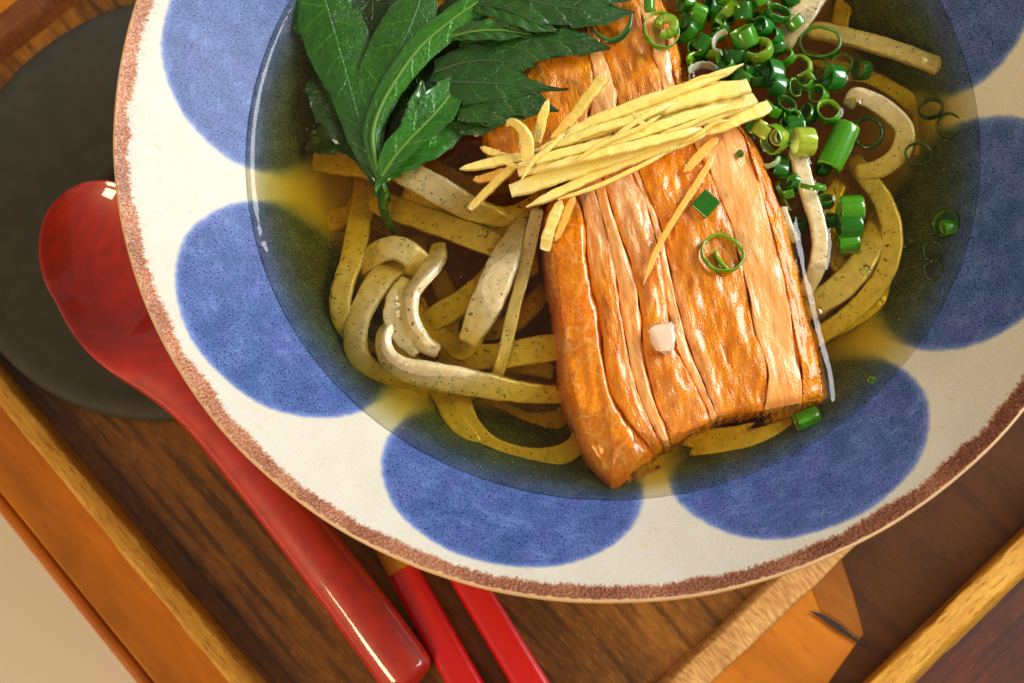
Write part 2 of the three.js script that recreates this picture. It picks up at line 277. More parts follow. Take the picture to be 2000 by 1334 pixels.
// ---------- spoon and chopsticks ----------
const lacquer = std({ map: tex(256, 256, (u, v) => { const g = 0.9 + 0.12 * fbm(u * 9, v * 9, 4) + 0.03 * n2(u * 120, v * 120); return [0.80 * g, 0.13 * g, 0.025 * g]; }), roughness: 0.5, clearcoat: 0.9, clearcoatRoughness: 0.05 });
{
  const axis = [[-126.6,24.0,-32.3], [-118.9,24.0,-14.4], [-113.0,24.0,0.8], [-101.8,23.0,26.3], [-86.5,20.0,58.5], [-76.0,16.5,80.0], [-66.8,13.2,99.5]];
  const neck = along([16.6, 16.9, 16.4, 14.4, 11.4, 8.8, 7.4, 6.8, 6.5, 6.3, 6.2, 6.2, 6.3, 6.4, 6.5, 6.5, 6.3]), wd = (u) => u < 0.15 ? 16.7 * Math.sqrt(Math.max(0.0004, 1 - (1 - u / 0.15) ** 2)) : neck((u - 0.15) / 0.85);   // half widths, tip to handle end
  const M = 32;
  const g = sweep(axis, { n: 200, k: 1 / 60, section: (u) => {
    const endT = u > 0.975 ? Math.sqrt(Math.max(0, 1 - ((u - 0.975) / 0.0252) ** 2)) : 1, w = wd(u) * (0.12 + 0.88 * endT), dish = sm(0.36, 0.20, u), th = lerp(5.4, 2.0, dish) * (0.3 + 0.7 * endT) * Math.min(1, w / 6), deep = 7.5 * dish * Math.min(1, w / 16);
    const out = [];
    for (let j = 0; j < M; j++) { const s = -Math.cos(j / (M / 2) * Math.PI), top = j < M / 2, x = top ? s : -(-Math.cos((j - M / 2) / (M / 2) * Math.PI)), a = Math.sqrt(Math.max(0, 1 - x * x));
      const base = -deep * (1 - Math.abs(x) ** 2.2);
      out.push([x * w, top ? base + th * a ** 0.9 * lerp(1, 0.9, dish) : base - th * a * lerp(0.95, 1, dish)]); }
    return out.reverse();
  } });
  thing('spoon', 'red lacquered spoon with a thick handle lying left of the bowl', 'spoon', [['spoon', g, lacquer]]);
}
{
  const red = std({ color: S(206, 12, 14), roughness: 0.3, clearcoat: 0.6, clearcoatRoughness: 0.15 }), gold = std({ map: tex(128, 128, (u, v) => { const g = 0.94 + 0.07 * fbm(u * 8, v * 40, 2); return [0.86 * g, 0.53 * g, 0.05 * g]; }), roughness: 0.45 });
    const stick = (pts, w0, w1) => { const g = sweep(pts, { n: 24, k: 1 / 30, section: (u) => roundRect(lerp(w0, w1, u), lerp(w0, w1, u) * 0.9, 36, 3.6) }); return g; };
  const a0 = [-72.8,10.6,57.5], a1 = [-65.1,10.8,73.4], a2 = [-48.6,11.4,124.0], b0 = [-56.0,10.6,66.1], b1 = [-52.4,10.7,74.2], b2 = [-34.1,11.4,124.8];
  const ext = (p, q, f) => [0, 1, 2].map((i) => q[i] + (p[i] - q[i]) * f);
  const A0 = ext(a1, a2, 1.3), B0 = ext(b1, b2, 1.27);
  thing('chopstick', 'red chopstick with a golden section showing below the bowl rim, beside the spoon', 'chopstick', [['red_handle', stick([a1, ext(a1, a2, 0.5), a2], 7.2, 8.2), red], ['golden_section', stick([A0, ext(a1, a2, 1.15), ext(a1, a2, 1.001)], 6.0, 7.1), gold]], 'pair of red chopsticks');
  thing('chopstick', 'red chopstick farther from the spoon, only its red part showing', 'chopstick', [['red_handle', stick([ext(b1, b2, 1.06), ext(b1, b2, 0.5), b2], 7.1, 8.2), red], ['golden_section', stick([B0, ext(b1, b2, 1.16), ext(b1, b2, 1.061)], 6.0, 7.0), gold]], 'pair of red chopsticks');
}

// ---------- braised pork ----------
const leanTex = tex(512, 512, (u, v) => {                    // v along the fibres
  const f = 0.5 + 0.5 * fbm(u * 46, v * 12, 3), b = 0.5 + 0.7 * fbm(u * 8, v * 5, 3), g = 0.5 + 0.5 * fbm(u * 50, v * 40, 2);
  let c = mix3([0.84, 0.58, 0.34], [1.0, 0.82, 0.58], clamp(0.36 * f + 0.5 * b + 0.2 * g - 0.03)); const q = n2(u * 70 + 8, v * 9); if (q > 0.55) c = mix3(c, [1, 0.93, 0.8], 0.5 * sm(0.55, 0.9, q)); const m = fbm(u * 14 + 60, v * 5, 3); c = mix3(c, [1, 0.92, 0.78], 0.5 * sm(0.14, 0.5, m)); return mix3(c, [0.68, 0.42, 0.2], 0.5 * sm(0.2, 0.6, -m));
});
const webTex = (() => {                                       // pale connective web on the outermost muscle: distance to cell borders
  const pts = Array.from({ length: 90 }, () => [rnd(), rnd()]);
  return tex(512, 512, (u, v) => {
    const x = u + 0.03 * n2(u * 9, v * 9), y = v + 0.03 * n2(u * 9 + 40, v * 9); let a = 9, b = 9;
    for (const p of pts) { const dx = Math.abs(p[0] - x), dy = Math.abs(p[1] - y), d = Math.hypot(dx, dy); if (d < a) { b = a; a = d; } else if (d < b) b = d; }
    const e = sm(0.010 + 0.007 * n2(u * 20, v * 20), 0.001, b - a), f = 0.5 + 0.5 * fbm(u * 40, v * 25, 3), fi = sm(0.5, 0.85, n2(u * 60, v * 60 + 9));
    return mix3(mix3([0.80, 0.42, 0.02], [0.96, 0.62, 0.10], f), [0.90, 0.66, 0.42], clamp(0.75 * e + 0.25 * fi));
  });
})();
const fatTex = tex(512, 512, (u, v) => { const f = 0.5 + 0.5 * fbm(u * 60, v * 12, 3), b = 0.5 + 0.6 * fbm(u * 8, v * 5, 3); let c = mix3([0.93, 0.62, 0.32], [1.0, 0.80, 0.54], clamp(0.5 * f + 0.5 * b)); const q = n2(u * 90 + 3, v * 5); if (q > 0.6) c = mix3(c, [0.66, 0.36, 0.13], 0.5 * sm(0.6, 0.9, q)); return c; });
const skinTex = tex(512, 512, (u, v) => { const f = 0.5 + 0.5 * fbm(u * 50, v * 50, 3), b = 0.5 + 0.6 * fbm(u * 7, v * 5, 3); return mix3([0.86, 0.45, 0.0], [1.0, 0.68, 0.12], clamp(0.5 * f + 0.55 * b)); });
const meatBump = gray(1024, 1024, (u, v) => 0.5 + 0.3 * fbm(u * 30, v * 9, 3) + 0.2 * fbm(u * 80, v * 60, 2)), skinBump = gray(512, 512, (u, v) => 0.5 + 0.4 * n2(u * 60, v * 60) + 0.2 * n2(u * 22, v * 22));
const wet = (o) => std({ roughness: 0.24, clearcoat: 0.5, clearcoatRoughness: 0.06, vertexColors: true, ...o });
const leanM = wet({ map: leanTex, bumpMap: meatBump, bumpScale: 0.0004 }), webM = wet({ map: webTex, bumpMap: webTex, bumpScale: 0.00025 }), fatM = wet({ map: fatTex, bumpMap: meatBump, bumpScale: 0.00022 }), skinM = wet({ map: skinTex, bumpMap: skinBump, bumpScale: 0.0005 });
const WHITE = () => [1, 1, 1], ORANGE = [0.96, 0.55, 0.03], fade = (t) => mix3(ORANGE, [1.0, 0.92, 0.9], clamp(t));
// natural unevenness of the braise: pale fatty streaks in the lean, orange stain in the fat
const blotch = (c, x, z, id) => { const a = n3(x * 0.32, z * 0.07, id * 3), b = n3(x * 0.1, z * 0.05, id * 3 + 40), lean = c[2] < 0.5; return lean ? mix3(mix3(c, [1, 0.86, 0.62], 0.36 * sm(0.2, 0.8, a)), [0.72, 0.34, 0.01], 0.45 * sm(0.1, 0.7, b)) : mix3(c, [0.98, 0.66, 0.28], 0.55 * sm(0.05, 0.7, b) + 0.25 * sm(0.3, 0.8, a)); };
// a band of meat between two border lines (photo-independent plan points in mm), domed between creases
function band(left, right, { crease = [1.6, 1.6], dome = 0.8, bottom = 52, rough = 0.45, tone = () => ORANGE, nu = 18, nv = 90, fray = 0.28, lump = 0.5, id = 0 }) {
  const cl = new THREE.CatmullRomCurve3(left.map(V), false, 'centripetal'), cr = new THREE.CatmullRomCurve3(right.map(V), false, 'centripetal');
  const pos = [], idx = [], uv = [], col = [], W = nu + 5;
  for (let i = 0; i <= nv; i++) {
    const v = i / nv, a = cl.getPoint(v), b = cr.getPoint(v);
    for (let j = 0; j < W; j++) {
      const uu = clamp((j - 2) / nu), skirt = j < 2 ? 2 - j : j > nu + 2 ? j - nu - 2 : 0, p = a.clone().lerp(b, uu);
      const eL = 1 - sm(0, 0.16, uu), eR = 1 - sm(0, 0.16, 1 - uu), endV = sm(0, 0.03, v) * sm(0, 0.02, 1 - v);
      let y = p.y + 0.55 * dome * (1 - (2 * uu - 1) ** 2) - 0.5 * crease[0] * eL ** 2 - 0.5 * crease[1] * eR ** 2 - 1.6 * (1 - endV);
      y += 0.8 * rough * (n3(p.x * 0.35, p.z * 0.14, id) * 0.6 + 0.28 * n3(p.x * 0.9, p.z * 0.3, id + 5)) + lump * n3(p.x * 0.12, p.z * 0.07, id + 9) + rough * 0.3 * n3(uu * (nu / 5), v * 3.2, id + 20);
      const wob = fray * n3(v * 9, uu < 0.5 ? 1 : 7, id) * (uu < 0.02 || uu > 0.98 ? 1 : 0);
      if (skirt) y = lerp(y, bottom, skirt / 2);
      if (i === nv && skirt === 0) y -= 0.3;
      pos.push(p.x + wob + (skirt ? (j < 2 ? -0.2 : 0.2) * skirt : 0), y, p.z + (i === nv ? fray * 0.9 * n3(uu * 9, 3, id) : 0)); uv.push(p.x / 42, p.z / 42 + (skirt ? skirt * 0.05 : 0)); col.push(...blotch(tone(uu, v), p.x, p.z, id));
    }
    if (i) for (let j = 0; j + 1 < W; j++) { const a0 = (i - 1) * W + j, b0 = a0 + W; idx.push(a0, b0, a0 + 1, b0, b0 + 1, a0 + 1); }
  }
  for (const e of [0, nv]) {                                  // end faces down to the bottom
    const base = pos.length / 3;
    for (let k = 0; k <= 3; k++) for (let j = 2; j <= nu + 2; j++) { const s = (e * W + j) * 3; pos.push(pos[s], lerp(pos[s + 1], bottom, k / 3), pos[s + 2] + 0.3 * n3(j * 0.6, k, id)); uv.push(pos[s] / 42, pos[s + 2] / 42 + k * 0.04); col.push(...tone((j - 2) / nu, e / nv)); }
    for (let k = 0; k < 3; k++) for (let j = 0; j < nu; j++) { const a0 = base + k * (nu + 1) + j, b0 = a0 + nu + 1; e ? idx.push(a0, b0, a0 + 1, b0, b0 + 1, a0 + 1) : idx.push(a0, a0 + 1, b0, b0, a0 + 1, b0 + 1); }
  }
  return geo(pos, idx, uv, col);
}
const b0 = [[-15.0,62.8,11.7], [-16.8,63.0,16.6], [-18.0,63.2,25.6], [-18.3,63.2,33.5], [-18.9,63.2,40.2], [-20.1,63.0,48.7], [-20.2,62.6,55.2], [-19.4,62.0,61.7], [-17.9,61.6,67.9], [-15.4,61.4,73.2]];
const b1 = [[-9.5,64.6,8.4], [-9.1,65.0,12.7], [-9.1,65.0,19.1], [-10.2,65.0,25.2], [-10.5,65.0,32.5], [-10.4,65.0,37.0], [-11.3,64.8,45.7], [-11.8,64.4,54.4], [-9.3,63.4,61.9], [-5.8,62.4,68.9]];
const b2 = [[-5.7,65.6,7.3], [-5.5,65.8,12.1], [-5.2,65.8,20.3], [-5.2,65.8,27.2], [-5.6,65.8,33.9], [-6.2,65.8,40.4], [-6.7,65.4,48.0], [-6.6,64.8,54.9], [-5.5,63.8,62.0], [-3.8,62.8,67.7]];
const b3 = [[-3.7,66.2,6.8], [-3.4,66.4,11.7], [-2.8,66.4,22.2], [-1.8,66.2,29.2], [-1.9,66.2,36.0], [-2.9,66.0,43.5], [-3.8,65.6,50.9], [-3.9,65.0,56.7], [-3.2,64.2,62.0], [-2.3,63.2,67.7]];
const b4 = [[2.4,66.8,6.1], [3.0,66.9,10.4], [3.9,67.0,17.8], [4.3,67.0,25.2], [4.0,66.8,31.9], [3.4,66.6,39.5], [3.1,66.2,49.3], [4.5,65.6,56.0], [5.9,64.8,61.0], [6.8,63.8,65.2]];
const b4r = [[3.5,66.8,5.9], [4.1,66.9,10.2], [5.2,67.0,17.6], [5.8,67.0,25.0], [5.6,66.8,32.3], [5.3,66.6,40.0], [5.6,66.2,49.8], [6.6,65.8,56.0], [7.3,65.2,60.8], [7.8,64.0,64.7]];
const b5 = [[15.7,67.0,4.4], [16.9,67.0,7.8], [18.3,67.0,13.6], [18.9,67.0,20.1], [19.9,67.0,27.1], [19.8,66.9,34.4], [19.7,66.8,41.1], [19.2,66.6,49.7], [19.5,66.2,57.9], [17.4,65.2,64.9]];
const b6 = [[24.6,66.6,3.0], [27.1,66.6,7.3], [27.6,66.6,13.7], [27.8,66.5,20.7], [27.9,66.4,28.1], [27.8,66.3,36.0], [27.4,66.2,43.2], [26.8,66.0,51.3], [26.3,65.6,59.2], [25.0,64.8,65.2]];
const b7 = [[26.7,65.2,3.1], [28.8,65.2,7.9], [30.1,65.2,13.1], [30.6,65.1,19.6], [31.4,65.0,26.4], [31.0,64.9,35.1], [30.5,64.8,43.5], [30.3,64.6,51.7], [30.3,64.3,59.5], [29.5,63.8,64.8]];
thing('pork_slice', 'large glossy braised pork belly slice in front with orange and pale layers', 'pork', [
  ['lean_layer', band(b0, b1, { crease: [1.4, 1.4], dome: 0.9, id: 1, tone: WHITE }), webM, 'orange lean layer laced with pale web'],
  ['lean_layer', band(b1, b2, { crease: [1.4, 0.35], dome: 0.7, id: 2, tone: (u, v) => fade(0.95 * sm(0.40, 0.2, v + 0.1 * n2(u * 3, v * 6)) + 0.25 * sm(0.6, 1, u)) }), leanM],
  ['fat_layer', band(b2, b3, { crease: [0.3, 1.0], dome: 0.5, id: 3, nu: 12, tone: WHITE }), fatM, 'pale stringy fat layer'],
  ['lean_layer', band(b3, b4, { crease: [0.9, 0.4], dome: 0.8, rough: 0.7, id: 4, tone: (u, v) => fade(0.9 * sm(0.52, 0.30, v + 0.12 * n2(u * 3, v * 5)) * sm(0.02, 0.2, u)) }), leanM, 'lean layer turning pale under the ginger'],
  ['fat_layer', band(b4, b4r, { crease: [0.5, 1.1], dome: 0.2, id: 5, nu: 8, tone: WHITE }), fatM, 'thin fat seam'],
  ['lean_layer', band(b4r, b5, { crease: [0.6, 0.05], dome: 0.5, rough: 0.7, lump: 0.7, id: 6, nu: 26, tone: (u, v) => fade(0.55 * sm(0.25, 0.0, u) * sm(0.3, 0.6, v)) }), leanM, 'broad orange lean layer'],
  ['fat_layer', band(b5, b6, { crease: [0.05, 0.05], dome: 0.3, rough: 0.25, id: 7, tone: (u, v) => [1, 0.97 - 0.22 * sm(0.8, 1, u), 0.92 - 0.5 * sm(0.8, 1, u)] }), fatM, 'smooth pale fat layer'],
  ['skin', band(b6, b7, { crease: [0.05, 1.0], dome: 0.4, rough: 0.3, id: 8, nu: 14, tone: WHITE }), skinM, 'orange brown pebbled skin along the right edge'],
]);
const t0 = [[-9.1,62.0,-31.9], [-14.1,62.4,-24.1], [-19.1,62.6,-16.5], [-24.7,62.6,-8.6], [-24.0,62.4,-1.9], [-20.4,62.0,3.0]];
const t1 = [[1.1,64.4,-29.4], [0.4,64.8,-19.4], [-0.3,65.0,-12.1], [-2.9,65.0,-5.4], [-5.2,64.6,-0.1], [-6.2,64.0,4.1]];
const t2 = [[2.6,64.4,-29.1], [3.2,64.8,-18.7], [3.7,65.0,-11.1], [2.9,65.0,-4.1], [0.6,64.8,1.3], [-0.9,64.0,5.4]];
const t3 = [[12.6,64.8,-31.5], [13.2,65.2,-21.1], [13.5,65.2,-13.6], [13.3,65.2,-7.6], [12.9,65.0,-1.7], [12.8,64.0,3.2]];
const t4 = [[15.6,64.6,-31.5], [16.4,65.0,-20.4], [16.8,65.0,-13.5], [16.6,65.0,-8.1], [16.4,64.8,-1.6], [16.6,64.0,3.7]];
const t5 = [[18.0,63.6,-30.8], [18.8,64.0,-21.0], [19.0,64.0,-14.1], [18.7,64.0,-8.3], [18.8,63.8,-2.1], [19.0,63.4,3.6]];
thing('pork_slice', 'braised pork belly slice farther back, half covered by dark leaves and ginger', 'pork', [
  ['lean_layer', band(t0, t1, { crease: [1.4, 0.1], dome: 0.6, id: 11, rough: 0.4, nu: 26 }), leanM],
  ['fat_layer', band(t1, t2, { crease: [0.1, 0.1], dome: 0.2, id: 12, nu: 10, tone: WHITE }), fatM, 'pale fat streak'],
  ['lean_layer', band(t2, t3, { crease: [0.1, 0.3], dome: 0.5, id: 13, rough: 0.45, nu: 22 }), leanM],
  ['fat_layer', band(t3, t4, { crease: [0.3, 0.2], dome: 0.2, id: 14, nu: 10, tone: WHITE }), fatM],
  ['skin', band(t4, t5, { crease: [0.3, 1.0], dome: 0.5, id: 15, nu: 12, tone: WHITE }), skinM, 'orange brown skin edge'],
]);
{ // small pale chunk on the meat
  const g = new THREE.IcosahedronGeometry(1, 3), p = g.attributes.position; const c = [0.8,67.6,47.0];
  for (let i = 0; i < p.count; i++) { let x = p.getX(i), y = p.getY(i), z = p.getZ(i); const q = (n) => Math.sign(n) * Math.abs(n) ** 0.6, d = 1 + 0.25 * n3(x * 1.6, y * 1.6, z * 1.6 + 4); p.setXYZ(i, c[0] + q(x) * 2.3 * d * (1 - 0.42 * z), c[1] + q(y) * 0.9 * d, c[2] + q(z) * 3.0 * d); }
  const m = mergeVertices(g.deleteAttribute('normal').deleteAttribute('uv')); m.computeVertexNormals();
  thing('garlic_bit', 'small pale pink chunk lying on the middle of the front pork slice', 'garlic', [['garlic_bit', m, std({ color: S(238, 205, 178), roughness: 0.45, clearcoat: 0.4 })]]);
}

// ---------- noodles ----------
const noodleTex = tex(512, 256, (u, v) => {
  const b = 0.5 + 0.6 * fbm(u * 7, v * 7, 3), f = n2(u * 60, v * 60); let c = mix3([0.80, 0.71, 0.50], [0.91, 0.84, 0.66], clamp(b + 0.1 * f));
  const g = fbm(u * 9 + 50, v * 9, 3); c = mix3(c, [0.56, 0.57, 0.48], 0.5 * sm(0.2, 0.6, g));
  const s = n2(u * 22 + 9, v * 17) + 0.25 * n2(u * 5, v * 5); c = mix3(c, [0.16, 0.20, 0.14], 0.8 * sm(0.9, 0.97, s)); const s2 = n2(u * 13 - 9, v * 11); c = mix3(c, [0.22, 0.27, 0.2], 0.8 * sm(0.80, 0.88, s2)); return c;
});
const noodleBump = gray(512, 256, (u, v) => 0.5 + 0.3 * fbm(u * 30, v * 30, 3));
const noodleM = std({ map: noodleTex, bumpMap: noodleBump, bumpScale: 0.00012, roughness: 0.28, clearcoat: 0.8, clearcoatRoughness: 0.08 });
const wetSpots = [];                                          // where things break the surface of the broth: [x, z, radius, height]
function noodle(label, pts, w, t, tw = [0, 0]) {
  pts = pts.map((p) => [p[0], p[1] - 1.5, p[2]]);
  const wf = along(w.map((q) => q * 0.93)), tf = along(tw), off = rr(0, 50);
  const g = sweep(pts, { n: 12 * pts.length, k: 1 / 26, twist: tf, section: (u) => { const e = 1 + 0.05 * n2(u * 6, off) + 0.02 * n2(u * 24, off + 9), taper = Math.min(1, 0.6 + sm(0, 0.03, u) * sm(0, 0.03, 1 - u)); return roundRect(wf(u) * e * taper, t * 0.74 * taper * (1 + 0.06 * n2(u * 12, off + 4)), 20, 4.6); } });
  const uvs = g.attributes.uv; for (let i = 0; i < uvs.count; i++) uvs.setXY(i, uvs.getX(i) + off, uvs.getY(i) + off * 0.7);
  const c = new THREE.CatmullRomCurve3(pts.map(V), false, 'centripetal');
  for (let i = 0; i <= 60; i++) { const p = c.getPointAt(i / 60); if (p.y + t / 2 > WATER + 0.15 && p.y < 65.5) wetSpots.push([p.x, p.z, wf(i / 60) * 0.42 * Math.max(0.4, Math.cos(tf(i / 60))), clamp(p.y + t / 2 - WATER, 0, 1) * 0.8]); }
  thing('noodle', label, 'noodle', [['noodle', g, noodleM]], 'speckled flat noodles in the broth');
}
noodle('pale noodle bending down along the left edge of the noodle loops, under the broth', [[-52.8,46.0,-11.8], [-54.3,51.0,-2.4], [-56.6,55.0,6.3], [-58.4,57.2,12.0], [-61.2,58.6,17.7], [-62.8,58.8,22.1], [-62.8,58.2,26.5], [-60.8,56.0,30.3], [-57.8,53.0,33.0], [-52.4,49.0,34.3]], [5.2, 5.2, 5.6, 5.2, 4.4, 3.2], 2.6, [0.2, 0, -0.3, -0.6]);
noodle('arched noodle with one dark green dot, left of the upper noodle group', [[-60.1,52.0,17.0], [-57.7,55.6,14.6], [-54.2,58.0,13.2], [-51.4,60.0,12.8], [-48.7,60.6,13.3], [-46.3,60.4,15.2], [-45.1,59.2,17.1], [-46.2,57.0,19.4], [-49.5,53.5,21.7], [-54.8,50.0,23.5]], [4.8, 5.4, 6, 5.4, 4.4], 2.6, [0.2, 0.1, -0.2]);
noodle('noodle running down beside the loops and curling under the long outer noodle', [[-43.0,50.0,9.4], [-46.6,54.0,13.0], [-50.2,57.0,16.2], [-53.6,59.4,19.1], [-57.1,60.2,23.2], [-60.0,60.2,27.7], [-61.2,59.8,32.5], [-60.4,59.0,35.9], [-57.2,57.4,38.9], [-53.0,55.0,41.3], [-47.0,53.0,43.5], [-38.8,51.0,45.4], [-29.7,47.0,43.5]], [4.4, 6, 6.2, 5.8, 5, 4.6, 4.4, 4.2], 2.6, [-0.2, -0.3, -0.5, -0.4, 0]);
noodle('glossy twisted noodle rising out of the broth inside the loop', [[-39.9,57.0,13.6], [-41.5,60.6,18.2], [-44.7,62.3,21.8], [-47.5,62.6,24.7], [-48.9,62.2,28.8], [-48.4,62.0,32.9], [-46.3,61.9,36.3], [-44.4,61.6,37.8]], [3.6, 4.8, 5.2, 5.4, 5.8, 4.6, 3], 2.7, [-0.3, -0.5, -0.9, -0.9, -0.7, -0.4]);
noodle('pale noodle flank leaning against the twisted noodle', [[-48.0,59.0,20.3], [-50.4,60.6,24.3], [-51.0,61.2,28.9], [-50.1,61.3,33.1], [-47.9,60.8,36.7]], [3.4, 5.5, 7.5, 7, 5], 2.4, [0.3, 0.2, 0.1]);
noodle('long outer loop noodle, pale at its bend and yellow where it sinks to the right', [[-49.9,58.6,28.6], [-52.9,60.6,29.7], [-54.9,62.0,32.2], [-54.9,62.2,36.5], [-52.3,62.3,39.8], [-47.9,62.4,42.0], [-42.5,61.4,44.2], [-36.2,59.4,46.6], [-29.2,57.6,49.2], [-20.0,55.5,51.5]], [3, 4.2, 5.2, 6.2, 6.6, 6.6, 6, 5.2, 4.4, 4], 2.8, [-0.9, -1.0, -0.9, -0.7, -0.5, -0.3, 0]);
noodle('speckled grey noodle shining beside the pork', [[-21.2,58.6,12.5], [-24.6,61.0,17.6], [-28.1,62.6,23.1], [-31.7,62.5,28.6], [-34.8,61.3,32.6], [-38.3,58.6,36.5]], [3.2, 5.0, 6.8, 7.6, 6.6, 4.4], 3.0, [-0.2, -0.25, -0.2, 0]);
noodle('thin straight noodle beside the left edge of the pork', [[-17.6,62.0,11.9], [-20.1,61.4,17.0], [-23.2,60.4,23.5], [-27.2,60.2,31.7], [-30.8,59.6,39.8], [-33.8,57.0,45.0]], [3.4, 3.4, 3.2, 3, 2.8], 2.4, [0, 0]);
noodle('yellow noodle lying deeper across the broth above the loops', [[-57.2,47.0,-3.8], [-50.7,53.0,0.5], [-46.0,55.0,4.0], [-39.8,57.0,8.4], [-33.8,58.0,12.7], [-28.5,57.8,16.5], [-24.2,55.0,19.1], [-19.2,51.0,21.2]], [5.6, 6, 6.2, 5.8, 4.8], 2.8, [0.1, 0]);
noodle('pale noodle coming out from under the glossy leaf tip', [[-49.5,52.0,-12.9], [-46.4,57.4,-7.0], [-42.9,60.6,-2.5], [-39.2,61.8,1.3], [-35.3,60.8,4.6], [-31.1,58.8,7.9], [-25.6,57.0,10.4], [-19.9,55.0,9.6], [-14.1,52.0,5.9]], [5.4, 6.4, 6.6, 6, 5, 4.4], 2.8, [0.1, 0, 0.1]);
noodle('short yellow noodle deep between the loop and the shining noodle', [[-53.0,50.0,32.1], [-47.1,54.0,30.0], [-41.6,55.6,28.4], [-35.6,55.4,26.2], [-28.9,53.0,22.6], [-20.9,50.0,18.7]], [5.6, 6.2, 6, 5], 2.8);
noodle('short yellow noodle meeting the left side of the pork', [[-44.8,50.0,36.3], [-37.8,54.5,39.1], [-31.3,56.6,40.5], [-24.8,57.0,40.9], [-17.8,56.0,41.3], [-13.4,54.0,41.2]], [5.4, 6.2, 6.4, 6], 2.8);
noodle('yellow noodle sunk under the loop opening', [[-48.9,50.0,22.5], [-45.7,54.0,30.3], [-42.1,53.0,35.4], [-39.0,52.0,41.6], [-36.2,48.0,48.1]], [5, 5.4, 5], 2.6);
noodle('long noodle curving along the bottom of the broth left of the pork tip', [[-41.6,50.0,37.0], [-41.9,55.0,46.3], [-41.6,55.6,51.5], [-39.5,56.0,56.6], [-35.5,56.2,60.6], [-29.0,56.2,63.3], [-23.2,56.0,63.5], [-18.9,55.0,61.2], [-15.3,51.0,54.6]], [4.2, 4.4, 4.4, 4.6, 4.6, 4.2], 2.6);
noodle('pale noodle end pointing down beside the curving noodle', [[-46.9,50.4,38.3], [-45.9,54.0,45.1], [-44.4,55.6,50.9], [-42.3,56.4,55.6], [-40.8,55.8,58.5], [-40.2,53.4,61.4]], [4, 4.4, 4.6, 3.6], 2.6);
noodle('yellow noodle stub left of the tall leaf', [[-66.3,50.5,-14.8], [-62.9,51.5,-13.3], [-57.8,53.0,-11.0], [-52.3,54.0,-8.6], [-44.7,49.0,-6.8]], [5.6, 6, 6], 2.8);
noodle('brown noodle deep at the upper left edge of the broth', [[-53.6,50.0,-47.6], [-57.5,52.0,-42.5], [-60.6,53.0,-38.3], [-62.1,53.4,-33.6], [-61.5,53.0,-29.0], [-59.4,51.0,-27.0], [-56.0,47.0,-26.8]], [3.4, 4.4, 4.8, 4, 3], 2.6);
noodle('brown noodle lying across the upper right of the broth', [[41.0,52.0,-20.0], [48.0,58.4,-16.5], [54.4,59.6,-13.4], [60.8,59.8,-9.8], [67.5,59.8,-5.4], [73.5,59.4,-1.2]], [3.2, 4.2, 4.6, 4.6, 4.6], 2.8, [0.2, 0.1]);
noodle('noodle hook curling round the green onion heap at its right', [[51.6,60.0,3.3], [53.6,61.8,1.8], [56.3,61.9,3.5], [59.9,61.0,7.1], [61.9,60.2,11.5], [59.7,59.4,15.9], [55.2,58.6,18.1], [49.9,57.6,17.9]], [3, 4.2, 4.6, 4.8, 4.8, 4.4, 4], 2.8, [-0.3, -0.2, 0.1, 0.3]);
noodle('pale noodle hanging down beside the pork skin through a green onion ring', [[38.0,63.6,11.3], [37.8,64.2,17.4], [37.9,64.2,23.3], [38.1,63.8,28.4], [37.4,63.0,33.4], [35.1,61.6,38.4], [31.1,60.0,42.1]], [3.8, 3.8, 3.7, 3.6, 3.7, 3.8], 3.2, [0.1, 0]);
noodle('noodle sinking in a long curve right of the green onions', [[50.7,53.0,12.8], [51.7,57.0,18.9], [53.6,57.4,24.9], [53.8,57.6,32.0], [50.8,57.6,39.5], [45.8,57.2,44.5], [39.4,56.8,48.3], [33.5,56.0,50.5], [28.2,53.0,51.3]], [4, 4.8, 5, 4.8, 4.6, 4.4, 4], 2.7);
noodle('broad yellow noodle curving up from the pork skin', [[24.7,53.0,43.6], [30.0,57.0,44.6], [35.5,58.6,43.7], [41.0,58.8,41.3], [46.0,58.4,37.5], [49.8,57.0,32.6], [54.1,52.0,24.1]], [5.6, 6.4, 6.2, 5.4, 4.6], 2.8, [0.2, 0.1]);
noodle('short pale noodle end standing beside the pork skin under the green onions', [[31.4,63.4,23.4], [31.7,63.2,27.4], [32.7,61.6,30.9]], [3, 3, 2.8], 2.6);
noodle('yellow noodle at the top edge beside the green onions', [[52.5,62.0,-24.6], [48.7,62.2,-21.0], [45.1,62.0,-17.0], [41.6,61.0,-13.4]], [6.5, 6.8, 6, 5], 3);
noodle('pale noodle deep below the front end of the pork', [[-2.1,53.2,63.6], [4.6,55.8,66.6], [10.6,57.2,67.9], [16.9,57.6,67.9], [23.2,56.8,66.7]], [3.8, 4.6, 5, 4.8, 4], 2.6);
noodle('brown noodle deep near the top right of the broth', [[61.0,50.0,-28.0], [57.6,51.0,-20.4], [54.5,51.0,-14.1]], [4.4, 4.6, 4.4], 2.6);
noodle('faint noodle deep at the lower right of the broth', [[33.8,54.0,50.5], [39.6,54.6,48.8], [45.9,54.0,46.4], [51.4,53.0,42.7]], [3.4, 4, 4, 3.4], 2.4);

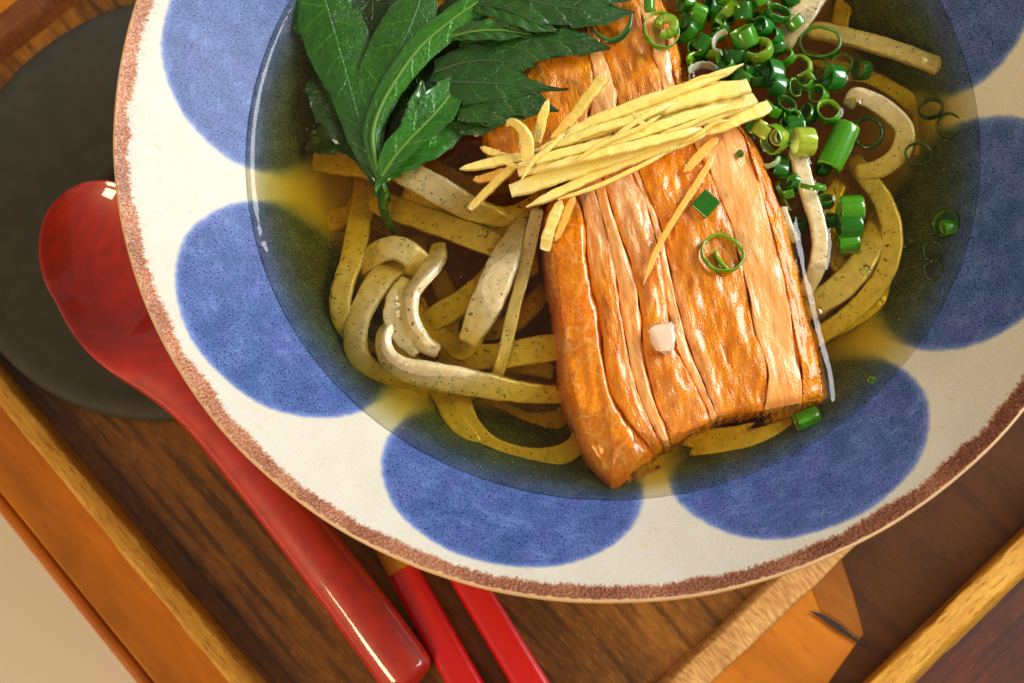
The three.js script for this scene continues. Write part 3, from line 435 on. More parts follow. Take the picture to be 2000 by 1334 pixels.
// noodles lying low, dim through the broth
for (const [label, pts, w] of [
  ['dim noodle low in the broth under the glossy leaf and the ginger', [[-42.7,46.0,-13.2], [-37.0,48.0,-4.8], [-29.8,49.0,0.1], [-20.6,48.0,0.3]], [5, 5.6, 5]],
  ['dim noodle low in the broth crossing between the loops and the pork', [[-42.5,48.0,17.3], [-37.1,50.0,31.0], [-29.5,50.0,32.7], [-18.1,48.0,26.4]], [5, 5.6, 5]],
  ['dim noodle low in the broth left of the pork tip', [[-36.4,48.0,49.2], [-28.6,49.0,54.6], [-22.0,49.0,54.9], [-15.8,48.0,51.5]], [4.6, 5, 4.6]],
  ['dim noodle low in the broth right of the hanging pale noodle', [[33.3,49.0,46.6], [42.3,50.0,37.3], [46.4,50.0,26.3], [46.7,48.0,13.5]], [5, 5.4, 5]],
  ['dim noodle low in the broth at the upper right, beside the bowl wall', [[65.2,50.0,-21.8], [72.1,51.5,-14.1], [74.0,52.0,-0.7], [69.9,51.0,10.3]], [4.6, 5, 4.4]],
  ['dim noodle low in the broth at the left between bowl wall and noodle loops', [[-70.5,51.0,3.5], [-63.3,50.0,1.1], [-54.3,49.0,1.5], [-46.5,47.0,7.5]], [5.2, 5.6, 5]],
  ['dim slim noodle looping under the shining noodle and the thin straight noodle', [[-25.7,54.0,20.8], [-33.3,55.5,31.2], [-40.2,55.0,37.6], [-41.3,53.0,31.0], [-34.1,52.0,22.9]], [4, 4.4, 4]],
  ['dim slim noodle passing under the arched noodle toward the pork', [[-58.1,52.5,12.8], [-50.8,54.0,23.3], [-43.8,54.5,33.2], [-34.1,53.5,39.7], [-21.0,52.0,45.6]], [4, 4.6, 4]],
  ['dim slim noodle under the pale noodle at the glossy leaf tip', [[-45.2,54.0,-0.6], [-38.0,56.0,4.3], [-30.3,56.0,10.9], [-23.4,55.0,15.7], [-20.8,53.0,23.9]], [4, 4.6, 4]],
  ['dim slim noodle wandering along the right of the hanging noodle', [[46.9,53.5,18.2], [41.0,55.0,27.0], [41.6,55.5,36.7], [46.5,54.5,39.8], [48.3,52.5,46.5]], [4, 4.4, 4]],
  ['dim slim noodle curling below the brown noodle at the upper right', [[46.1,53.0,-13.2], [53.6,54.0,-7.1], [61.2,54.2,-1.5], [67.3,53.5,5.9], [65.6,53.0,16.3]], [4, 4.4, 4]],
  ['dim noodle low in the broth under the long outer loop noodle', [[-59.3,51.5,42.7], [-53.3,51.0,46.2], [-44.9,49.5,47.7], [-34.7,48.0,51.9]], [5, 5.4, 5]],
]) noodle(label, pts, w, 2.6);

// ---------- mugwort leaves ----------
const veinAt = (u, v) => { const sd = Math.abs(v - 0.5) * 2, w = 0.05 * n2(u * 9, v * 6), q = (((u * 4 - sd * 0.75 + w + (v > 0.5 ? 0.5 : 0)) % 1) + 1) % 1, l = sm(0.075, 0.0, Math.min(q, 1 - q)) * sm(1, 0.6, sd), net = sm(0.16, 0.0, Math.abs(n2(u * 26, v * 16))) * 0.45; return Math.max(l, net, sm(0.05, 0.01, sd)); };
const leafTex = (a, b) => tex(512, 256, (u, v) => { const f = 0.5 + 0.6 * fbm(u * 7, v * 5, 4), g = 0.5 + 0.5 * fbm(u * 50, v * 30, 2), c = mix3(a, b, clamp(0.65 * f + 0.3 * g)); return mix3(c, [b[0] * 1.25 + 0.03, b[1] * 1.22 + 0.03, b[2] * 1.2 + 0.02], 0.55 * veinAt(u, v)); });
const leafBump = gray(512, 256, (u, v) => 0.5 - 0.3 * veinAt(u, v) + 0.2 * fbm(u * 18, v * 10, 3));
const leafMat = (a, b, o = {}) => std({ vertexColors: true, map: leafTex(a, b), bumpMap: leafBump, bumpScale: 0.00045, roughness: 0.3, clearcoat: 0.6, clearcoatRoughness: 0.12, ...o });
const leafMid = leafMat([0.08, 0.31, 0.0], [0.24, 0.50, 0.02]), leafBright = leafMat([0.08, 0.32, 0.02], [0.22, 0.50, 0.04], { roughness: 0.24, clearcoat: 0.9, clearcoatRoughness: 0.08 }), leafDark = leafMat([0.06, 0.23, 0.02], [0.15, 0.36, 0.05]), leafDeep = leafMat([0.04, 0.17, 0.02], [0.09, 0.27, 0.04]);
const veinM = std({ color: S(96, 140, 52), roughness: 0.45 }), veinDark = std({ color: S(44, 84, 44), roughness: 0.45 });
// one lobe of a blade: midrib points, half widths left and right of it, fold and serration
function lobe(mid, wl, wr, { fold = 0.8, serr = 0.10, teeth = 7, n = 46, cup = 0, rip = 0.22, thick = 0.45, tone = 1 } = {}) {
  const L = along(wl), R = along(wr), m = 8, ph = rr(0, 9);
  const g = sweep(mid, { n, k: 1 / 24, caps: false, color: (u) => { const t = tone * (1 + 0.18 * n2(u * 3 + ph, 5)); return [t, t, t]; }, section: (u) => {
    const tip = Math.sqrt(clamp(1 - u) * 1.02 + 0.0004), saw = 1 - serr * ((u * teeth) % 1) * sm(0.12, 0.3, u), out = [];
    const put = (s, d) => { const w = (s < 0 ? L(u) : R(u)) * saw * Math.min(1, tip * 2.2) + 0.15, a = Math.abs(s); out.push([s * w * (1 + 0.03 * n2(u * 9 + ph, s)), fold * a ** 1.25 * w * 0.28 + cup * a * a * w * 0.2 - 0.1 * (1 - a) + rip * Math.sin(u * 34 - a * 5 + ph) * a * (1 - a) * 2.2 + 0.5 * n2(u * 3 + ph, s * 1.5) * a + d]); };
    for (let i = 0; i <= m; i++) put(lerp(-1, 1, i / m), thick * 0.5 * (1 - (2 * i / m - 1) ** 6));
    for (let i = m; i >= 0; i--) put(lerp(-1, 1, i / m), -thick * 0.5 * (1 - (2 * i / m - 1) ** 6));
    return out.reverse();
  } });
  const q = g.attributes.uv, Mv = 2 * m + 2; for (let i = 0; i < q.count; i++) { const j = Mv - 1 - i % Mv, t = j <= m ? j / m : 1 - (j - m - 1) / m; q.setY(i, t); }
  return g;
}
const rib = (pts, r0, r1, n = 30) => sweep(pts, { n, k: 1 / 20, color: () => [0.9, 0.9, 0.9], section: (u) => roundRect(2 * lerp(r0, r1, u), 1.6 * lerp(r0, r1, u), 8, 2) });
const lift = (pts, d) => pts.map((p) => [p[0], p[1] + d, p[2]]);
{
  const a = [[-49.0,57.6,2.4], [-49.7,60.4,-3.3], [-50.8,61.6,-9.7], [-51.5,61.9,-18.9], [-52.4,62.0,-30.9], [-53.4,62.0,-43.8], [-54.5,62.0,-55.7]];
  const b = [[-48.6,60.6,-4.8], [-48.9,61.9,-12.5], [-45.8,62.4,-20.4], [-40.9,62.7,-28.4], [-35.5,62.9,-36.5], [-30.0,63.0,-46.6]];
  const c = [[-48.6,59.6,1.5], [-49.3,62.0,-5.8], [-48.8,63.2,-12.0], [-45.8,64.0,-17.5], [-40.9,64.6,-23.2], [-34.9,65.0,-28.7], [-27.4,65.2,-33.1], [-18.6,65.2,-37.3], [-10.8,65.0,-42.1]];
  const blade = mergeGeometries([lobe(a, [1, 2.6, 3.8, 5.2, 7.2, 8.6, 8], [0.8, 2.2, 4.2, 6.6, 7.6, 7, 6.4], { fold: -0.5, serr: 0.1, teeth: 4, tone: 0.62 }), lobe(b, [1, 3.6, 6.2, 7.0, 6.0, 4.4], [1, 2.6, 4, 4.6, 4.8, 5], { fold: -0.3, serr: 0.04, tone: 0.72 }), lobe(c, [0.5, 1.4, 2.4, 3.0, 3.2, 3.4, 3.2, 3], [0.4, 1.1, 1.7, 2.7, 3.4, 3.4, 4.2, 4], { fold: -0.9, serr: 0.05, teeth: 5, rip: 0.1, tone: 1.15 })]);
  thing('mugwort_leaf', 'long green mugwort leaf with a pale midrib sinking into the broth at the left', 'leaf', [['blade', blade, leafMid], ['midrib', rib(lift(c, 0.25), 0.5, 0.22, 60), veinM, 'pale green midrib'],
    ['stem', rib([[-48.8,60.0,-0.0], [-49.8,58.4,1.9], [-49.9,56.5,4.8], [-48.7,53.5,8.4]], 1.3, 0.7), leafMid]]);
}
{
  const m1 = [[-49.4,61.2,-2.1], [-45.1,63.2,-5.8], [-40.0,64.2,-9.4], [-34.8,64.4,-13.0], [-30.2,64.2,-17.3], [-26.4,64.0,-21.8]], m2 = [[-48.8,61.0,-2.0], [-43.4,62.6,-4.2], [-38.6,62.8,-6.1], [-33.8,62.2,-7.7], [-29.0,61.6,-8.7]], m3 = [[-42.4,63.2,-8.0], [-39.5,64.4,-11.9], [-37.2,65.0,-16.6], [-35.9,65.2,-20.7]];
  const blade = mergeGeometries([lobe(m1, [1.2, 3, 3.8, 4.2, 3.6, 1.4], [1, 2.6, 3.6, 4.4, 3.4, 1], { fold: 1.1, serr: 0.14, teeth: 5, thick: 0.6 }), lobe(m2, [0.8, 2.4, 3.6, 3.2, 1.2], [0.8, 2.2, 3.2, 2.8, 0.8], { fold: 0.6, serr: 0.14, teeth: 4, thick: 0.6 }), lobe(m3, [1, 2.4, 2.0, 0.7], [1, 1.6, 1.3, 0.5], { fold: 1.4, thick: 0.6 })]);
  thing('mugwort_leaf', 'small bright glossy green mugwort leaf with pointed lobes below the long leaf', 'leaf', [['blade', blade, leafBright], ['midrib', rib(lift(m1, 0.2), 0.45, 0.2), veinM], ['stem', rib([[-48.6,61.4,-2.5], [-50.0,61.0,-1.1], [-51.1,59.6,0.9]], 0.9, 0.6), leafBright]]);
}
{
  const A = [[-33.0,62.6,-23.5], [-26.6,65.0,-23.0], [-20.1,66.4,-21.3], [-15.5,66.8,-19.2], [-11.6,66.6,-17.7]], B = [[-34.5,62.6,-21.4], [-28.0,65.4,-18.5], [-21.2,66.8,-15.9], [-14.4,67.2,-13.4], [-9.1,67.0,-11.5], [-6.1,66.8,-10.9]], C = [[-32.6,62.6,-19.4], [-26.4,65.0,-15.8], [-19.8,66.6,-12.1], [-14.2,66.8,-9.2], [-9.0,66.4,-6.7]], D = [[-33.6,62.2,-19.1], [-28.5,64.6,-13.8], [-23.0,66.0,-10.0], [-16.1,66.0,-6.8]], E = [[-32.3,62.0,-22.4], [-31.1,62.6,-15.6], [-26.5,63.4,-10.3], [-20.2,64.4,-7.8]];
  const blade = mergeGeometries([lobe(A, [2.5, 4.2, 4.4, 3.6, 1], [2.5, 4, 4, 3.2, 1], { fold: -0.4, tone: 0.9, serr: 0.2, teeth: 4 }), lobe(B, [3, 5.2, 5.4, 4.4, 1.2, 0.3], [3, 5, 5.2, 4.2, 1, 0.3], { fold: -0.4, tone: 1.05, serr: 0.26, teeth: 4 }), lobe(C, [3, 4.6, 4.8, 4.2, 0.8], [3, 4.4, 4.6, 3.4, 0.8], { fold: -0.35, tone: 0.85, serr: 0.24, teeth: 4 }), lobe(D, [2.4, 3.8, 3.6, 0.8], [2.4, 3.6, 3.2, 0.8], { fold: -0.35, serr: 0.2, teeth: 3 }), lobe(E, [3, 5, 5, 1.4], [3, 5, 4, 1.4], { fold: -0.3 })]);
  thing('mugwort_leaf', 'dark serrated mugwort leaf lying on the left of the back pork slice', 'leaf', [['blade', blade, leafDark], ['vein', rib(lift(B.slice(0, 5), 0.1), 0.4, 0.15), veinDark], ['vein', rib(lift(C, 0.1), 0.35, 0.12), veinDark], ['vein', rib(lift(A, 0.1), 0.35, 0.12), veinDark]]);
}
{
  const A = [[-27.9,64.0,-30.1], [-23.0,66.4,-28.9], [-17.1,67.4,-27.2], [-10.9,67.4,-24.6]], B = [[-26.1,63.4,-28.9], [-18.8,66.0,-24.9], [-11.6,67.0,-21.4], [-5.0,66.8,-18.7]], C = [[-19.4,65.0,-28.0], [-11.0,67.0,-24.2], [-3.8,67.6,-21.2], [4.6,67.0,-17.9]], D = [[-21.2,65.0,-36.0], [-15.6,67.6,-32.0], [-10.3,68.4,-27.3], [-5.5,67.8,-23.7]], E = [[-17.3,66.0,-38.0], [-9.3,68.4,-32.0], [-0.2,68.8,-27.6], [6.0,68.2,-25.4], [11.5,67.4,-24.8]], F = [[-2.8,67.0,-36.5], [4.1,68.4,-31.5], [13.6,67.6,-27.9]];
  const blade = mergeGeometries([lobe(A, [1.2, 2.2, 2.4, 0.6], [1.2, 2.2, 2.4, 0.6], { fold: 0.7, tone: 1.5, rip: 0.5 }), lobe(B, [2.4, 3.8, 3.4, 1], [2.4, 3.4, 3, 1], { fold: -0.35, tone: 1.0, serr: 0.2, teeth: 3 }), lobe(C, [2.6, 3.8, 3.8, 1], [2.6, 3.4, 3.4, 0.9], { fold: -0.35, tone: 0.85, serr: 0.2, teeth: 4 }), lobe(D, [1.8, 2.8, 2.8, 0.8], [1.8, 2.8, 2.6, 0.8], { fold: 0.5, tone: 1.35, rip: 0.5 }), lobe(E, [3, 5.0, 5.2, 4, 0.8], [3, 4.4, 4.6, 3.4, 0.7], { fold: -0.4, tone: 0.95, serr: 0.2, teeth: 5 }), lobe(F, [3, 3.6, 0.6], [3, 3.4, 0.6], { fold: -0.5 })]);
  thing('mugwort_leaf', 'dark many lobed mugwort leaf along the top edge over the back pork slice', 'leaf', [['blade', blade, leafDark], ['vein', rib(lift(E, 0.1), 0.4, 0.15), veinDark], ['vein', rib(lift(A, 0.25), 0.35, 0.12), veinM], ['vein', rib(lift(D, 0.25), 0.35, 0.12), veinDark]]);
}
{
  const A = [[-46.5,55.0,-5.3], [-41.5,58.0,-11.5], [-36.0,59.6,-18.2], [-30.3,60.0,-26.6], [-25.1,60.0,-35.5], [-20.1,60.0,-43.3]], B = [[-45.2,54.0,-6.7], [-36.0,58.0,-10.2], [-28.3,59.0,-14.2], [-22.0,59.6,-17.3]];
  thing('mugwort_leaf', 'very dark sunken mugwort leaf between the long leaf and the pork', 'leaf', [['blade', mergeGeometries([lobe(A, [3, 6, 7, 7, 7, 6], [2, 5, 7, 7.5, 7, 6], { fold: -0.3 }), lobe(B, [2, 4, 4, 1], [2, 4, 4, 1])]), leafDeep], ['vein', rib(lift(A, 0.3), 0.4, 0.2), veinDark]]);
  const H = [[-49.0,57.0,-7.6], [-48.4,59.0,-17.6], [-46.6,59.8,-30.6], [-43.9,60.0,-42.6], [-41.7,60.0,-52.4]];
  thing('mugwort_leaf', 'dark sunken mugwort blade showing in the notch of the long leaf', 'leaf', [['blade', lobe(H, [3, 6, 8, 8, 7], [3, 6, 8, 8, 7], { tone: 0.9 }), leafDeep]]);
  const C = [[-50.9,57.0,-8.0], [-53.1,58.8,-14.9], [-55.5,59.2,-21.1], [-57.7,59.0,-27.3], [-58.9,58.0,-33.4]], D = [[-50.7,57.0,-10.4], [-54.7,58.0,-14.4], [-59.2,57.4,-15.2], [-64.7,55.6,-14.3]];
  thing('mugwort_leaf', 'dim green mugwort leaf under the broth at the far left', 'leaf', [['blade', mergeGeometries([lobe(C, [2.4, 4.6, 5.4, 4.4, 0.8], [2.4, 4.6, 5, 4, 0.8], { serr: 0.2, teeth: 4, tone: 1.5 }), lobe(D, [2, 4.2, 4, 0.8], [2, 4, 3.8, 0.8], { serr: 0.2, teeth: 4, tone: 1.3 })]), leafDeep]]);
}

// ---------- green onions ----------
const onionTex = gray(256, 64, (u, v) => 0.86 + 0.14 * fbm(u * 60, v * 4, 3) + 0.06 * n2(u * 140, v * 8)); onionTex.colorSpace = THREE.SRGBColorSpace;
const onionM = std({ vertexColors: true, map: onionTex, roughness: 0.24, clearcoat: 0.6, clearcoatRoughness: 0.08 });
const ON = { sunk: [lin(26, 76, 6), lin(66, 112, 24)], dark: [lin(24, 112, 6), lin(96, 168, 26)], teal: [lin(22, 122, 26), lin(96, 176, 64)], green: [lin(58, 152, 4), lin(156, 208, 48)], lime: [lin(112, 170, 20), lin(186, 208, 70)], yellow: [lin(176, 204, 40), lin(222, 226, 110)], white: [lin(176, 196, 140), lin(222, 226, 196)] };
// one cut piece of onion: a wall swept round its axis; inc leans the axis from upright towards azimuth az (degrees)
function onionGeo({ c, r = 2.2, len = 2.4, wall = 0.55, inc = 15, az = 0, kind = 'green', arc = 360, start = 0, oval = 1, taper = 0, skew = 0 }) {
  const nf = Math.max(14, Math.round(arc / 7.5)), sec = roundRect(wall, len * 0.9, 12, 3), pos = [], idx = [], uv = [], col = [], M = sec.length, full = arc >= 359, ph = rr(0, 40);
  const [co, ci] = ON[kind];
  for (let i = 0; i <= nf; i++) {
    const f = (start + arc * i / nf) * Math.PI / 180, wr = r * (1 + 0.06 * n2(Math.cos(f) * 0.7 + ph, Math.sin(f) * 0.7) + 0.02 * Math.sin(2 * f + ph));
    sec.forEach((q, j) => { const R = wr + q[0] + taper * q[1], rag = Math.abs(q[1]) > len * 0.3 ? 0.12 * n2(f * 3 + ph, Math.sign(q[1])) : 0; pos.push(R * Math.cos(f) * oval + skew * q[1], q[1] + rag, R * Math.sin(f) / Math.sqrt(oval)); uv.push(f / 3, q[1] / 6); const edge = Math.abs(q[1]) > len * 0.42 ? 0.45 : 0; col.push(...mix3(co, ci, clamp((q[0] < 0 ? 0.8 : 0.08) + edge + 0.15 * n2(f * 2 + ph, 3)))); });
    if (i) for (let j = 0; j < M; j++) { const a0 = (i - 1) * M + j, a1 = (i - 1) * M + (j + 1) % M; idx.push(a0, a0 + M, a1, a1, a0 + M, a1 + M); }
  }
  if (!full) for (const e of [0, nf]) for (let j = 1; j + 1 < M; j++) { const b = e * M; e ? idx.push(b, b + j, b + j + 1) : idx.push(b, b + j + 1, b + j); }
  const g = geo(pos, idx, uv, col), m = new THREE.Matrix4().makeRotationAxis(new THREE.Vector3(Math.sin(az * Math.PI / 180), 0, -Math.cos(az * Math.PI / 180)).normalize(), -inc * Math.PI / 180);
  g.applyMatrix4(m); g.translate(c[0], c[1], c[2]); return g;
}
const HEAP = 'green onion slices in the heap right of the pork', DEEP = 'hidden lower pieces of the green onion heap';
let heapNo = 0;
function onion(label, o, group, inner) {
  if (group) o = { ...o, c: [o.c[0], o.c[1] - 0.7, o.c[2]], r: o.r * 0.94 };
  if (o.c[1] > WATER - 1 && o.c[1] < 64) wetSpots.push([o.c[0], o.c[2], o.r * 0.9, 0.7]);
  const parts = [['ring', onionGeo(o), onionM]]; if (inner) for (const q of inner) parts.push(['inner_ring', onionGeo({ c: o.c, ...q }), onionM]);
  thing('green_onion_slice', label, 'green onion', parts, group);
}
const SL = 'piece of green onion deep in the heap, half hidden under other slices';
// pieces on the meat and others that stand out
onion('large green onion ring with a pale yellow curled core on the back pork slice', { c: [15.9,67.6,-19.2], r: 3.9, len: 2.2, wall: 0.5, inc: 12, az: 200, kind: 'green', oval: 0.95 }, null, [{ c: [17.0,68.2,-19.6], r: 1.9, len: 2.4, wall: 2.0, inc: 10, kind: 'lime', arc: 285, start: 205 }]);
onion('upright green onion stalk piece above the ring with the pale core at the top edge', { c: [14.9,68.4,-26.2], r: 0.9, len: 5.2, wall: 0.5, inc: 80, az: 100, kind: 'green' });
onion('thin green onion ring with a membrane strip across it on the front pork slice', { c: [16.4,68.2,32.4], r: 4.0, len: 1.7, wall: 0.55, inc: 8, az: 160, kind: 'green', oval: 1.06 }, null, [{ c: [22.0,68.3,32.2], r: 6.6, len: 1.7, wall: 0.9, inc: 4, az: 20, kind: 'lime', arc: 48, start: 138 }]);
{
  const w = 4.6, g = new RoundedBoxGeometry(w, 1.1, w * 0.92, 3, 0.35); g.rotateY(0.62).rotateX(0.12); const p = [15.7,68.4,21.3]; g.translate(...p);
  g.deleteAttribute('uv'); const P = g.attributes.position, uv = []; for (let i = 0; i < P.count; i++) uv.push((P.getX(i) * 0.8 + P.getZ(i) * 0.58) / 6, (P.getZ(i) * 0.8 - P.getX(i) * 0.58) / 12); g.setAttribute('uv', new THREE.Float32BufferAttribute(uv, 2));
  const col = []; for (let i = 0; i < P.count; i++) col.push(...mix3(lin(24, 112, 18), lin(96, 158, 50), P.getY(i) < p[1] - 0.1 ? 1 : 0.1)); g.setAttribute('color', new THREE.Float32BufferAttribute(col, 3));
  thing('green_onion_slice', 'flat green diamond shaped onion piece on the front pork slice', 'green onion', [['green_onion_slice', g, onionM]]);
}
onion('tiny green onion crumb near the top right corner of the front pork slice', { c: [25.4,67.4,11.8], r: 0.5, len: 0.8, wall: 0.7, inc: 40, kind: 'dark' });
onion('green onion ring threaded by the hanging pale noodle', { c: [38.9,64.2,21.1], r: 2.5, len: 1.2, wall: 0.4, inc: 62, az: 110, kind: 'green' });
onion('bright lime onion ring with a smaller ring inside, at the pork slice corner', { c: [33.2,66.4,9.9], r: 2.7, len: 3.0, wall: 0.6, inc: 48, az: -20, kind: 'lime', oval: 0.92 }, null, [{ c: [34.3,66.8,9.8], r: 1.6, len: 2.6, wall: 0.5, inc: 48, az: -20, kind: 'yellow' }]);
onion('pale yellow onion piece bent behind the lime ring with the smaller ring', { c: [32.1,66.2,7.9], r: 2.6, len: 3.2, wall: 0.9, inc: 62, az: 140, kind: 'yellow', arc: 200, start: 120 });
onion('yellow green onion tube lying right of the lime ring', { c: [39.2,65.6,11.6], r: 2.7, len: 4.6, wall: 0.6, inc: 76, az: 8, kind: 'yellow', oval: 1.0 });
onion('white shred of onion under the lime ring', { c: [31.5,64.8,13.5], r: 2.0, len: 1.2, wall: 0.8, inc: 40, az: 60, kind: 'white', arc: 130, start: 20 });
onion('long dark green onion tube slanting beside the hooked noodle', { c: [46.7,62.4,13.0], r: 2.5, len: 11.5, wall: 0.7, inc: 84, az: 128, kind: 'green' });
onion('whitish curved onion strip at the top of the heap', { c: [29.2,65.6,-14.3], r: 2.9, len: 2.2, wall: 0.7, inc: 24, az: 40, kind: 'white', arc: 150, start: 130 });
onion('translucent whitish onion half ring touching the end of the ginger', { c: [22.5,65.6,-8.6], r: 2.9, len: 2.2, wall: 0.5, inc: 30, az: 90, kind: 'white', arc: 210, start: 170 });
onion('lime onion curl in the middle of the heap with a jagged pale end', { c: [35.4,65.0,-11.2], r: 2.5, len: 3, wall: 1.2, inc: 30, az: 60, kind: 'lime', arc: 230, start: -70 });
onion('wide dark onion ring floating right of the heap', { c: [49.3,61.0,-11.7], r: 3.8, len: 1.8, wall: 0.6, inc: 6, az: 10, kind: 'dark', oval: 1.12 });
onion('lime onion curl sunk beside the floating dark ring', { c: [43.8,60.6,-7.2], r: 2.4, len: 2.4, wall: 1.0, inc: 20, az: 30, kind: 'lime', arc: 200, start: -90 });
onion('deep green onion ring standing upright below the teal tube', { c: [46.7,62.4,4.9], r: 2.6, len: 2.4, wall: 0.5, inc: 22, az: 80, kind: 'green', oval: 0.86 });
onion('teal green onion tube shining near the hooked noodle', { c: [50.0,62.2,-2.5], r: 2.4, len: 3.6, wall: 0.6, inc: 70, az: 10, kind: 'teal' });
onion('long flat green onion strip across the heap', { c: [41.2,63.4,-1.1], r: 5.5, len: 3.0, wall: 0.6, inc: 66, az: 60, kind: 'green', arc: 100, start: 220 });
onion('olive onion ring sunk inside the hook of the noodle', { c: [54.1,59.4,10.5], r: 3.2, len: 2, wall: 0.9, inc: 14, az: 0, kind: 'sunk' });
onion('dark onion tube pair lying right of the hanging noodle', { c: [45.6,62.2,27.0], r: 2.4, len: 5.4, wall: 0.7, inc: 86, az: 8, kind: 'green' }, null, [{ c: [44.7,61.2,30.1], r: 2.3, len: 5.2, wall: 0.7, inc: 86, az: 6, kind: 'dark' }]);
onion('sunken green onion tube below the dark tube pair', { c: [43.7,59.0,33.2], r: 2.2, len: 4.8, wall: 0.6, inc: 84, az: 4, kind: 'green' });
onion('dark onion ring with a bright tube inside, sunk near the right bowl wall', { c: [65.0,58.1,33.9], r: 2.8, len: 3.2, wall: 0.8, inc: 40, az: 20, kind: 'dark' }, null, [{ c: [64.7,59.4,34.7], r: 1.5, len: 3.0, wall: 0.7, inc: 78, az: 0, kind: 'green' }]);
onion('pale olive ring sunk near the right bowl wall, upper one of two', { c: [60.0,59.5,39.2], r: 2.0, len: 1.4, wall: 0.5, inc: 8, kind: 'sunk' });
onion('pale olive ring sunk near the right bowl wall, lower one of two', { c: [59.2,59.1,43.1], r: 2.0, len: 1.4, wall: 0.5, inc: 10, kind: 'sunk' });
onion('faint sunken onion ring right of the hooked noodle with a glint at its left', { c: [63.1,59.5,17.6], r: 2.6, len: 1.8, wall: 0.5, inc: 8, kind: 'sunk' });
onion('faint sunken onion ring near the right bowl wall, beside the white glaze gap', { c: [71.5,58.1,12.4], r: 2.6, len: 1.8, wall: 0.5, inc: 14, kind: 'sunk' });
onion('faint sunken onion ring left of the ring beside the white glaze gap', { c: [68.9,57.5,7.6], r: 2.4, len: 1.8, wall: 0.5, inc: 20, az: 60, kind: 'sunk' });
onion('bright green onion piece sunk at the lower right corner of the front pork slice', { c: [25.8,59.4,67.4], r: 1.9, len: 5.4, wall: 0.7, inc: 84, az: -12, kind: 'green' });
onion('tiny green onion scrap at the lower right edge of the broth', { c: [40.6,59.6,63.0], r: 0.7, len: 1.2, wall: 0.8, inc: 50, kind: 'green' });
